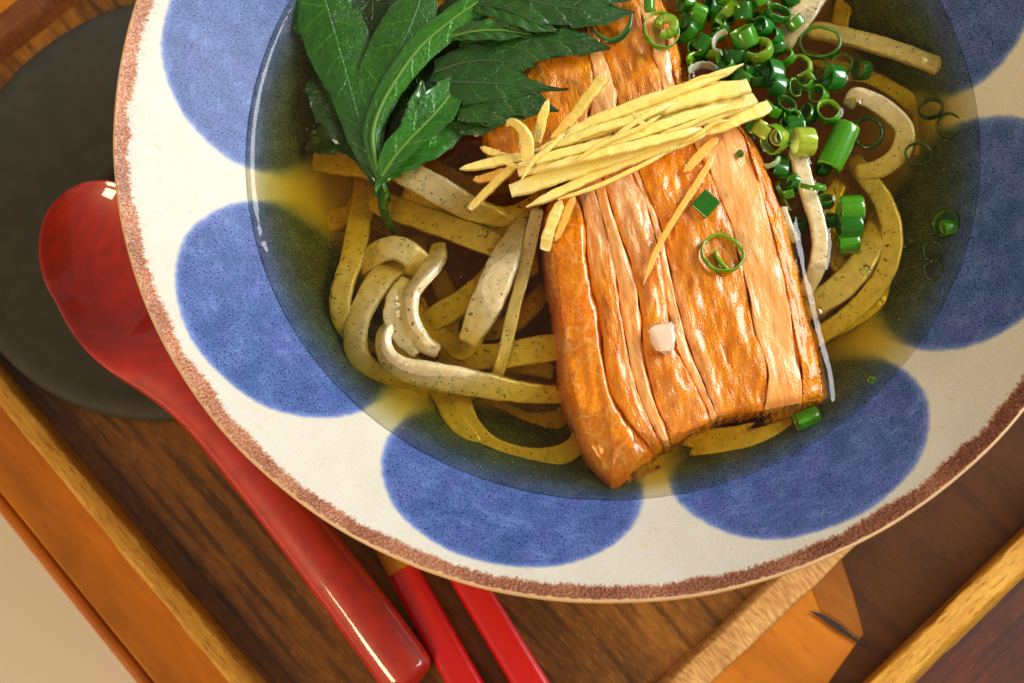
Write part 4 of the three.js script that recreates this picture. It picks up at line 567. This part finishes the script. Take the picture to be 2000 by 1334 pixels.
// the rest of the heap
for (const [c, r, len, inc, az, kind, arc, start, wall, label] of [
  [[24.9,65.0,-22.9], 2.0, 3.8, 74, 30, 'green', 360, 0, 0.6, 'green onion tube at the top left of the heap, beside the pork skin'], [[23.6,63.6,-21.9], 2.2, 3.6, 60, 120, 'dark', 360, 0, 0.7, 'dark onion tube against the pork skin just below the top left tube of the heap'], [[31.0,66.0,-21.1], 2.4, 2.8, 70, 50, 'green', 220, 150, 0.6, 'arched green onion half ring near the top edge of the heap'], [[34.5,65.0,-21.3], 2.2, 4.2, 66, 100, 'dark', 360, 0, 0.6, 'dark onion tube at the top edge right of the arched half ring'],
  [[33.2,66.0,-14.7], 2.9, 4.4, 58, 75, 'green', 360, 0, 0.6, 'large green onion tube facing the viewer in the upper middle of the heap'], [[41.8,64.0,-19.5], 2.5, 2.2, 36, 150, 'dark', 360, 0, 0.5, 'dark oval onion ring at the top edge beside the yellow noodle'], [[45.1,63.4,-16.6], 1.4, 2.6, 72, 60, 'green', 360, 0, 0.5, 'small green onion tube perched on the yellow noodle at the top edge'], [[39.2,63.0,-14.5], 2.4, 3.4, 40, 20, 'teal', 360, 0, 0.5, 'teal onion ring right of the lime curl with the jagged end'], [[24.7,64.0,-16.2], 1.9, 4.0, 70, 140, 'dark', 360, 0, 0.6, 'dark onion tube left of the whitish curved onion strip'],
  [[23.6,65.0,-12.3], 2.8, 2.4, 40, 90, 'green', 240, 150, 0.6, 'green onion half ring just above the translucent whitish half ring'], [[21.8,63.4,-20.0], 2.2, 3.0, 50, 40, 'dark', 360, 0, 0.6, 'dark onion ring pressed against the pork skin at the left edge of the heap'], [[37.6,64.4,-6.3], 2.3, 3.8, 62, 10, 'teal', 360, 0, 0.6, 'upper of two teal onion tubes in the centre of the heap'], [[37.5,63.8,-3.0], 2.1, 3.4, 72, 30, 'teal', 360, 0, 0.7, 'lower of two teal onion tubes in the centre of the heap'], [[34.2,62.6,-6.3], 2.4, 2.8, 40, 100, 'dark', 360, 0, 0.6, 'dark onion ring beside the pointed right end of the topmost ginger sliver'],
  [[56.9,58.6,-4.3], 2.3, 2.8, 60, 10, 'dark', 360, 0, 0.6, 'sunken dark onion tube above the free end of the hooked noodle'], [[52.8,60.6,-6.1], 2.3, 1.6, 10, 0, 'dark', 360, 0, 0.45, 'thin dark onion ring just under the surface above the shining teal tube'], [[47.2,60.2,-7.1], 2.2, 1.8, 12, 0, 'dark', 360, 0, 0.5, 'thin sunken onion ring below the wide floating dark ring'], [[44.5,60.8,-3.7], 2.2, 2.6, 40, 60, 'green', 360, 0, 0.5, 'green onion ring just left of the shining teal tube'],
  [[39.1,63.0,6.3], 2.0, 4.2, 84, 5, 'dark', 360, 0, 0.6, 'dark onion tube directly above the yellow green onion tube'], [[30.1,65.4,5.6], 1.9, 3.4, 66, 140, 'dark', 360, 0, 0.6, 'dark onion piece between the right tip of the ginger and the lime ring'], [[33.6,63.0,14.4], 2.0, 3.6, 74, 20, 'dark', 360, 0, 0.6, 'dark onion tube under the lime ring beside the hanging noodle'], [[33.8,62.6,19.7], 2.3, 2.4, 40, 80, 'green', 250, 60, 0.5, 'green onion curl left of the ring threaded by the hanging noodle'], [[35.7,63.2,18.8], 1.5, 2.6, 64, 20, 'teal', 360, 0, 0.6, 'small teal onion tube touching the left side of the hanging noodle'], [[33.8,61.4,21.6], 2.0, 2.2, 40, 200, 'lime', 190, 30, 0.5, 'lime onion curl low beside the pork skin under the small teal tube'],
  [[41.1,61.4,23.8], 1.6, 2.2, 36, 100, 'dark', 360, 0, 0.5, 'small dark onion ring right of the hanging noodle above the dark tube pair'], [[38.5,62.0,1.1], 2.3, 2.4, 30, 130, 'dark', 360, 0, 0.6, 'dark onion ring below the long flat strip, above the ginger tip'], [[42.8,61.4,3.9], 2.2, 2.6, 50, 30, 'dark', 360, 0, 0.6, 'dark onion ring left of the deep green upright ring'], [[46.1,61.6,-0.0], 2.1, 2.6, 40, 10, 'green', 360, 0, 0.5, 'green onion ring at the right end of the long flat strip'], [[29.4,63.0,-19.6], 2.2, 2.8, 50, 60, 'dark', 360, 0, 0.6, 'dark onion ring behind the whitish curved strip'], [[38.1,64.4,-17.0], 2.1, 3.0, 50, 10, 'teal', 360, 0, 0.5, 'teal onion ring at the top between the large tube and the oval ring'],
  [[40.7,62.4,-9.8], 2.2, 2.4, 34, 40, 'green', 360, 0, 0.5, 'green onion ring between the lime curl and the sunk lime curl'], [[30.5,64.0,-11.9], 2.2, 3.2, 62, 100, 'dark', 360, 0, 0.6, 'dark onion tube below the large green tube in the heap'], [[27.8,63.4,-10.1], 2.2, 2.6, 40, 30, 'green', 360, 0, 0.6, 'green onion ring right of the translucent whitish half ring'], [[31.2,63.0,-8.0], 2.1, 2.8, 50, 0, 'dark', 360, 0, 0.6, 'dark onion ring above the ginger end, below the lime curl'], [[28.8,63.0,-24.8], 2.2, 3, 60, 20, 'teal', 360, 0, 0.6, 'teal onion ring at the very top left of the heap, cut by the picture edge'], [[38.7,64.0,-23.8], 2.3, 3.2, 60, 70, 'green', 360, 0, 0.6, 'green onion tube at the very top middle of the heap, cut by the picture edge'], [[23.4,63.0,-26.7], 2.2, 3, 60, 20, 'green', 360, 0, 0.6, 'green onion piece at the top edge touching the pork skin'],
  [[32.1,65.0,-25.9], 2.3, 3, 50, 20, 'green', 360, 0, 0.6, 'green onion ring cut by the top edge above the arched half ring'], [[46.0,62.0,-23.4], 2.2, 3, 50, 70, 'dark', 360, 0, 0.6, 'dark onion ring cut by the top edge left of the yellow noodle'], [[35.4,62.4,1.4], 2.2, 2.8, 60, 140, 'green', 360, 0, 0.6, 'green onion tube under the greenish clear ginger end'], [[42.7,60.6,16.0], 1.8, 2.6, 60, 30, 'dark', 360, 0, 0.5, 'dark onion tube below the long slanting green tube'], [[41.0,60.0,27.6], 2.0, 2.8, 60, 100, 'dark', 360, 0, 0.6, 'sunken dark onion ring below the small dark ring, right of the hanging noodle'], [[34.4,59.6,27.1], 2.0, 2.8, 50, 100, 'dark', 360, 0, 0.6, 'sunken dark onion ring low between pork skin and hanging noodle']])
  onion(label, { c, r, len, inc, az, kind, arc, start, wall, oval: rr(0.8, 1.25) }, HEAP);
for (let i = 0; i < 34; i++) {                                // lower layers of the heap
  const t = rnd(), s = rr(-1, 1), c = t < 0.72 ? mix3([27.4,62.0,-21.9], [44.4,62.0,1.9], Math.pow(rnd(), 0.9)) : mix3([36.7,61.5,1.7], [34.4,61.0,21.8], rnd());
  const w = t < 0.72 ? 7.5 : 2.2; onion(SL, { c: [c[0] + s * w * 0.75, rr(60.6, 62.8), c[2] - s * w * 0.65], r: rr(1.7, 2.5), len: rr(1.8, 4), wall: rr(0.4, 0.6), oval: rr(0.75, 1.3), arc: rnd() < 0.3 ? rr(180, 300) : 360, inc: rr(10, 85), az: rr(0, 360), kind: ['dark', 'green', 'dark', 'teal', 'green', 'lime'][Math.floor(rnd() * 5.6)] }, DEEP);
}
{ // curled strip of green onion skin between the leaf and the pale-cored ring
  const g = sweep([[10.7,68.0,-24.2], [9.4,68.2,-21.4], [7.1,67.8,-19.5], [4.7,67.4,-19.5], [2.9,67.4,-21.2], [2.1,67.2,-22.9]], { n: 40, k: 1 / 20, section: (u) => roundRect(1.5 * Math.sin(Math.PI * (0.12 + 0.8 * u)), 1.0, 10, 2.5), color: (u, q) => mix3(lin(20, 74, 16), lin(104, 160, 40), clamp(0.3 + q[0])) });
  thing('green_onion_strip', 'curled green onion strip between the top leaf and the pale cored ring', 'green onion', [['green_onion_strip', g, onionM]]);
}

// ---------- ginger ----------
const gingerTex = tex(512, 256, (u, v) => { const f = 0.5 + 0.5 * fbm(u * 10, v * 60, 3), b = 0.5 + 0.6 * fbm(u * 6, v * 4, 3), g = n2(u * 90, v * 60); return mix3([0.95, 0.85, 0.42], [1.0, 0.96, 0.70], clamp(0.5 * f + 0.45 * b + 0.08 * g)); });
const gingerBump = gray(256, 256, (u, v) => 0.5 + 0.3 * fbm(u * 20, v * 60, 3) + 0.2 * n2(u * 60, v * 60));
const gingerM = std({ vertexColors: true, map: gingerTex, bumpMap: gingerBump, bumpScale: 0.00018, roughness: 0.38, clearcoat: 0.35, clearcoatRoughness: 0.2 }), gingerPale = std({ vertexColors: true, map: gingerTex, color: S(255, 246, 232), bumpMap: gingerBump, bumpScale: 0.00018, roughness: 0.38, clearcoat: 0.35 }), gingerWet = std({ vertexColors: true, map: gingerTex, color: S(255, 214, 176), bumpMap: gingerBump, bumpScale: 0.00018, roughness: 0.3, clearcoat: 0.6 });
const BUNDLE = 'ginger slivers of the main bundle on the pork';
function ginger(label, pts, w, { t = 1.5, tw = [0, 0], m = gingerM, group = null, p0 = 0.35, p1 = 0.35, k = 4 } = {}) {
  const wf = along(w.map((q) => q * 0.88)), tf = along(tw), ph = rr(0, 60), len = pts.reduce((a, p, i) => a + (i ? V(p).distanceTo(V(pts[i - 1])) : 0), 0);
  const g = sweep(pts, { n: 64, k: 1 / 30, twist: tf, color: (u) => { const e = sm(0.16, 0, Math.min(u, 1 - u)), q = 0.5 + 0.5 * n2(u * 6 + ph, 2); return [1, 0.99 + 0.02 * e - 0.03 * q, 0.9 + 0.35 * e - 0.2 * q]; }, section: (u) => {
    const e0 = lerp(p0, 1, sm(0, 0.10, u)), e1 = lerp(p1, 1, sm(0, 0.10, 1 - u)), e = e0 * e1, ww = wf(u) * e, out = roundRect(ww, t * (0.45 + 0.55 * e) * (1 + 0.12 * n2(u * 7, ph)), 14, 5);
    return out.map((q, j) => [q[0] * (1 + 0.14 * n2(u * len * 0.2 + ph, q[0] > 0 ? 3 : 9) + 0.06 * n2(u * len * 0.55 + ph, q[0] > 0 ? 5 : 1)) + (u < 0.001 || u > 0.999 ? 0.0 : 0), q[1] * (1 + 0.08 * n2(u * len * 0.4 + j, ph))]);
  } });
  const u_ = g.attributes.uv; for (let i = 0; i < u_.count; i++) u_.setXY(i, u_.getX(i) + ph * 0.13, u_.getY(i) + ph * 0.29);
  thing('ginger_sliver', label, 'ginger', [['ginger_sliver', g, m]], group);
}
ginger('lowest ginger sliver along the front of the bundle, pointed at its left end', [[-20.4,69.4,14.1], [-12.2,70.0,12.4], [-0.9,70.4,9.8], [10.3,70.6,8.4], [21.1,70.0,6.3]], [1.6, 2.4, 2.6, 2.6, 2.2], { p0: 0.15 });
ginger('broad ginger sliver with a flared ragged left end in the bundle', [[-22.8,70.0,10.2], [-15.9,71.0,9.7], [-6.0,71.4,8.7], [5.0,71.6,7.6], [14.0,71.2,6.3]], [4.2, 4.4, 4, 3.4, 2.4], { p0: 0.8, tw: [0.15, 0] });
ginger('third ginger sliver from the front of the bundle, widening to its right end', [[-20.5,71.6,7.2], [-9.9,72.6,7.1], [3.1,73.0,6.4], [16.4,72.8,5.0], [30.6,71.2,2.0]], [2.6, 2.6, 2.8, 3.4, 4.4], { group: BUNDLE, p0: 0.7, p1: 0.7, tw: [0, 0.25] });
ginger('ginger sliver lying on top along the middle of the bundle', [[-20.0,73.0,6.1], [-9.7,74.0,6.1], [3.3,74.4,5.7], [15.4,74.2,4.2], [24.3,73.4,3.2]], [2.2, 2.2, 2.4, 2.6, 2.2], { group: BUNDLE });
ginger('long ginger sliver with a broad ragged right end at the back of the bundle', [[-16.2,72.0,3.5], [-5.7,73.4,2.9], [6.4,74.0,1.6], [18.5,74.0,0.2], [29.7,73.0,-0.2]], [2.4, 2.8, 3.2, 4.2, 4.6], { group: BUNDLE, p1: 0.85, tw: [0, 0.3] });
ginger('topmost long ginger sliver at the back of the bundle with a pointed right end', [[-10.7,72.6,1.8], [-0.9,74.2,0.4], [10.2,75.0,-1.1], [20.2,75.0,-2.4], [29.6,74.0,-4.7]], [2, 2.8, 2.6, 2.2, 1.4], { p1: 0.2 });
ginger('short ginger sliver low in the middle of the bundle', [[-13.9,70.6,5.1], [-5.2,71.2,5.1], [4.7,71.6,4.3], [14.5,71.4,3.9]], [2.4, 2.4, 2.4, 2], { group: BUNDLE });
ginger('ginger sliver riding high on the back half of the bundle', [[-12.5,73.4,4.1], [-3.6,75.0,3.1], [5.0,75.4,2.6], [13.8,75.0,1.0]], [1.6, 2, 2, 1.6], { group: BUNDLE });
ginger('ginger sliver on top just behind the front edge of the bundle', [[-15.5,73.4,8.2], [-5.8,74.4,8.1], [4.9,74.6,8.0], [17.9,73.6,7.1]], [1.5, 2.2, 2.4, 2], { group: BUNDLE });
ginger('ginger sliver low in the right half of the bundle', [[4.0,71.6,2.7], [12.7,72.2,2.2], [22.7,72.4,1.2], [27.3,71.8,0.1]], [2.6, 3, 3, 2.4], { group: BUNDLE });
ginger('broad short ginger sliver at the right end of the bundle', [[9.9,72.6,0.3], [17.7,73.0,-0.5], [25.5,72.6,-1.4]], [3, 3.6, 3.4], { group: BUNDLE, p1: 0.8 });
ginger('blunt pale tipped ginger sliver standing out from the bundle over the back pork slice', [[-9.0,71.4,-0.2], [-6.2,73.0,-2.3], [-2.9,74.4,-4.9], [1.0,75.2,-8.1]], [2.2, 2.4, 2.8, 3.2], { m: gingerPale, p1: 0.9, tw: [0, 0.3] });
ginger('ginger sliver pointing up to the dark leaf with a thin rough tip', [[-15.8,71.6,2.1], [-14.3,73.4,-0.5], [-12.8,74.6,-3.2], [-11.1,75.2,-5.8]], [2.2, 2.4, 2.2, 0.9], { m: gingerPale, p1: 0.3 });
ginger('pale ginger sliver curled over at its top, left end of the bundle', [[-18.1,72.2,7.1], [-17.8,74.0,4.0], [-17.6,75.4,1.2], [-18.3,75.8,-1.1], [-19.9,74.6,-3.0], [-20.7,73.6,-2.7]], [2.6, 3.2, 3.4, 2.8, 2, 1.4], { m: gingerPale, tw: [0.1, 0.3, 0.9, 1.0], t: 1.1 });
ginger('short forked ginger sliver at the left edge of the bundle beside the pork', [[-27.0,70.4,-0.6], [-24.9,70.4,1.0], [-21.9,70.8,3.1], [-20.2,71.0,4.3]], [0.9, 1.6, 1.6, 1.4], { m: gingerPale, p0: 0.2 });
ginger('ginger sliver reaching farthest left over the broth', [[-32.1,70.6,3.3], [-27.6,71.0,3.5], [-22.7,71.6,3.8], [-17.9,72.0,4.1]], [1.0, 2.2, 2.3, 2], { p0: 0.2 });
ginger('translucent ginger sliver hanging down left over the noodles', [[-31.8,65.4,10.3], [-28.3,67.4,8.6], [-24.0,69.8,6.6], [-19.8,71.4,4.8]], [1.8, 1.9, 2, 1.8], { m: gingerPale, p0: 0.7 });
ginger('ginger sliver hanging down over the left edge of the front pork slice', [[-18.4,65.2,22.3], [-17.0,67.8,20.0], [-15.0,69.2,17.0], [-13.1,69.8,14.5]], [2.9, 2.6, 2.6, 2.2], { p0: 0.9, tw: [0.1, 0] });
ginger('thin ginger sliver behind the one hanging over the pork edge', [[-15.9,65.8,21.3], [-13.9,67.4,18.7], [-11.7,68.6,15.7], [-10.2,69.0,14.0]], [1.4, 1.9, 2, 1.6], { m: gingerWet });
ginger('broth stained ginger sliver half sunk under the left end of the bundle', [[-29.7,63.4,3.4], [-26.5,65.0,4.1], [-22.6,67.4,4.6]], [1.6, 2, 1.8], { m: gingerWet });
ginger('ginger sliver with a greenish clear right end touching the green onions', [[18.4,70.4,7.0], [24.4,70.6,5.9], [29.3,70.2,4.8], [33.5,69.4,3.5]], [1.8, 2.8, 3.2, 3.4], { m: gingerPale, p1: 0.8, t: 1.0 });
ginger('broth coloured ginger sliver lying flat on the broad lean layer', [[21.6,68.2,7.7], [18.5,68.2,9.6], [15.6,68.1,11.6], [13.1,67.9,13.3]], [2, 2.3, 2.3, 1.8], { m: gingerWet, t: 0.9 });
ginger('long thin ginger sliver running down the front pork slice', [[20.2,68.2,10.9], [16.3,68.5,15.3], [11.2,68.6,20.5], [6.3,68.6,25.7], [2.5,68.3,30.4], [-0.6,67.8,35.2]], [1.4, 1.7, 1.6, 1.5, 1.5, 0.9], { m: gingerWet, t: 1.0, p1: 0.3 });
ginger('short ginger sliver bridging the bundle, hooked downward', [[4.7,75.6,1.4], [5.6,76.0,3.0], [6.3,75.6,4.6], [6.2,74.6,5.7]], [0.9, 1.2, 1.4, 1.2], { m: gingerPale, t: 0.9 });
ginger('thin slanting ginger sliver crossing on top of the bundle', [[-1.1,75.2,6.1], [2.6,76.0,4.6], [6.8,76.4,3.0], [12.7,76.0,1.5]], [0.8, 1.2, 1.3, 1.0], { t: 0.9 });
for (const [label, p, q, h] of [
  ['thin ginger shred across the left end of the bundle, tip toward the dark leaf', [-20.3,74.2,9.9], [-9.9,75.0,2.4], 1.2], ['thin ginger shred on the bundle pointing at the lime onion rings', [9.4,74.8,6.8], [28.5,73.6,4.3], 1.1],
  ['thin ginger shred along the front edge of the bundle', [-13.8,71.4,14.7], [9.8,72.0,10.1], 1.1], ['thin ginger shred poking out of the bundle below its right end', [13.4,71.4,8.6], [24.1,72.0,6.0], 1.0], ['thin ginger shred lying over the middle of the bundle', [-9.2,75.2,9.1], [10.1,76.4,3.5], 1.1],
  ['thin ginger shred at the back of the bundle beside the whitish onion half ring', [3.5,75.0,-0.1], [25.7,75.4,-3.1], 1.0], ['thin ginger shred sticking out to the left under the curled sliver', [-28.5,70.0,2.4], [-17.2,72.6,6.1], 1.0]])
  ginger(label, [p, [lerp(p[0], q[0], 0.35) + rr(-1, 1), lerp(p[1], q[1], 0.35) + 0.4, lerp(p[2], q[2], 0.35) + rr(-1, 1)], [lerp(p[0], q[0], 0.7) + rr(-1, 1), lerp(p[1], q[1], 0.7) + 0.4, lerp(p[2], q[2], 0.7) + rr(-1, 1)], q], [h * 0.6, h, h, h * 0.7], { m: gingerPale, t: 0.8, p1: 0.3 });
ginger('wide ginger sliver with a broken edge behind the standing one', [[-11.9,71.4,2.2], [-9.4,72.2,-0.2], [-7.2,72.6,-2.5]], [3, 2.4, 1.0], { m: gingerWet, p1: 0.3 });

// ---------- broth ----------
{
  const poly = [b0, [...b7].reverse()].flat().concat([...t5].reverse(), t0).map((p) => [p[0], p[2]]);
  const loops = [[...b0, ...[...b7].reverse()], [...t0, ...[...t5].reverse()]].map((l) => l.map((p) => [p[0], p[2]]));
  const dLoop = (x, z, l) => { let d = 1e9, ins = false; for (let i = 0, j = l.length - 1; i < l.length; j = i++) { const [ax, az] = l[j], [bx, bz] = l[i], vx = bx - ax, vz = bz - az, t = clamp(((x - ax) * vx + (z - az) * vz) / (vx * vx + vz * vz)); d = Math.min(d, Math.hypot(x - ax - t * vx, z - az - t * vz)); if ((az > z) !== (bz > z) && x < (bx - ax) * (z - az) / (bz - az) + ax) ins = !ins; } return ins ? -d : d; };
  const cells = new Map(); for (const s of wetSpots) for (let i = -1; i <= 1; i++) for (let j = -1; j <= 1; j++) { const k = (Math.floor(s[0] / 6) + i) + ',' + (Math.floor(s[1] / 6) + j); (cells.get(k) ?? cells.set(k, []).get(k)).push(s); }
  const RM = 77.6, h = (x, z) => {
    const r = Math.hypot(x, z); let y = 1.5 * Math.exp(-Math.max(0, 77.0 - r) / 1.5);
    for (const l of loops) { const d = dLoop(x, z, l); y = Math.max(y, 2.5 * Math.exp(-Math.max(0, d) / 1.7)); }
    const near = cells.get(Math.floor(x / 6) + ',' + Math.floor(z / 6)); let q = 0;
    if (near) for (const s of near) q = Math.max(q, s[3] * Math.exp(-Math.max(0, Math.hypot(x - s[0], z - s[1]) - s[2]) / 1.3));
    return WATER + Math.max(y, q) + 0.06 * n2(x * 0.06, z * 0.06) + 0.03 * n2(x * 0.22, z * 0.22);
  };
  const st = 0.55, N = Math.ceil(2 * (RM + 1) / st), id = new Map(), pos = [], idx = [], grid = [];
  const vert = (i, j) => { const k = i * 4096 + j; if (id.has(k)) return id.get(k); let x = -RM - 1 + i * st, z = -RM - 1 + j * st; const r = Math.hypot(x, z); if (r > RM) { x *= RM / r; z *= RM / r; } const n = pos.length / 3; pos.push(x, h(x, z), z); id.set(k, n); return n; };
  for (let i = 0; i < N; i++) for (let j = 0; j < N; j++) {
    const x = -RM - 1 + (i + 0.5) * st, z = -RM - 1 + (j + 0.5) * st; if (Math.hypot(x, z) > RM + st * 0.4) continue;
    const a = vert(i, j), b = vert(i, j + 1), c = vert(i + 1, j), d = vert(i + 1, j + 1); idx.push(a, b, c, c, b, d);
  }
  // close the body of liquid just inside the clay of the bowl
  const nTop = pos.length / 3, top = idx.length; for (let n = 0; n < nTop; n++) { const x = pos[n * 3], z = pos[n * 3 + 2], r = Math.hypot(x, z); pos.push(x, innerY(r) - 1.1, z); }
  for (let n = 0; n < top; n += 3) idx.push(idx[n] + nTop, idx[n + 2] + nTop, idx[n + 1] + nTop);
  const edge = new Map(); for (let n = 0; n < top; n += 3) for (let e = 0; e < 3; e++) { const a = idx[n + e], b = idx[n + (e + 1) % 3], k = Math.min(a, b) * 1e6 + Math.max(a, b); edge.has(k) ? edge.delete(k) : edge.set(k, [a, b]); }
  for (const [a, b] of edge.values()) idx.push(a, a + nTop, b, b, a + nTop, b + nTop);
  const g = geo(pos, idx);
  const brothM = std({ color: 0xffffff, transmission: 1, thickness: 0.03, ior: 1.33, roughness: 0.02, attenuationColor: new THREE.Color().setRGB(0.865, 0.65, 0.05), attenuationDistance: 0.014, specularIntensity: 1 });
  thing('broth', 'clear brown broth filling the bowl up to the blue petals', 'soup', [['broth', g, brothM]]);
}
// bubbles and floating crumbs
const bubbleM = std({ transmission: 1, thickness: 0, roughness: 0.02, ior: 1.5, color: S(250, 250, 240) });
function bubble(label, c, r, group) { thing('bubble', label, 'bubble', [['bubble', new THREE.SphereGeometry(r, 32, 16, 0, Math.PI * 2, 0, Math.PI * 0.55).scale(1, 0.8, 1).translate(c[0], c[1], c[2]), bubbleM]], group); }
bubble('largest bubble touching the right side of the front pork slice', [32.8,61.4,47.1], 2.0);
bubble('round bubble among the green onions beside the hooked noodle', [52.9,61.6,4.1], 1.7);
for (const [c, nth] of [[[-43.8,61.2,61.2], 'first'], [[-41.0,61.2,63.5], 'second'], [[-30.5,61.2,69.1], 'third'], [[-21.5,61.2,73.1], 'fourth'], [[27.3,61.2,71.5], 'fifth'], [[31.9,61.2,69.7], 'sixth'], [[33.5,61.2,68.5], 'seventh'], [[34.3,61.2,68.0], 'eighth'], [[35.0,61.2,67.8], 'ninth'], [[39.1,61.2,65.0], 'tenth']]) bubble('tiny clear bubble at the lower edge of the broth, ' + nth + ' from the left', c, rr(0.4, 0.75), 'tiny bubbles along the lower edge of the broth');
// the broth is slightly cloudy: very fine particles hang in it, and a few larger crumbs float near its surface
function drift(name, label, n, size, col, depth) {
  const g = new THREE.TetrahedronGeometry(size / 1000, 0), m = new THREE.InstancedMesh(g, std({ color: col, roughness: 0.7 }), n), o = new THREE.Object3D();
  for (let i = 0; i < n; i++) {
    let a, r, y; do { a = rnd() * 6.2832; r = 76 * Math.sqrt(rnd()); y = WATER - depth(); } while (y < innerY(r) + 0.3);
    o.position.set(r * Math.cos(a) / 1000, y / 1000, r * Math.sin(a) / 1000); o.rotation.set(rnd() * 6, rnd() * 6, rnd() * 6); o.scale.set(rr(0.5, 1.3), rr(0.5, 1), rr(0.5, 1.3)); o.updateMatrix(); m.setMatrixAt(i, o.matrix);
  }
  m.name = name; m.userData = { label, category: 'particles', kind: 'stuff' }; scene.add(m);
}
drift('broth_haze', 'fine cloudy particles hanging all through the broth', 110000, 0.066, S(224, 206, 140), () => 0.25 + 9 * rnd() ** 1.4);
drift('broth_crumbs', 'tiny pale crumbs floating all over the broth', 420, 0.2, S(230, 206, 156), () => rnd() < 0.6 ? rr(0.1, 0.6) : rr(0.5, 5));
renderer.render(scene, camera);
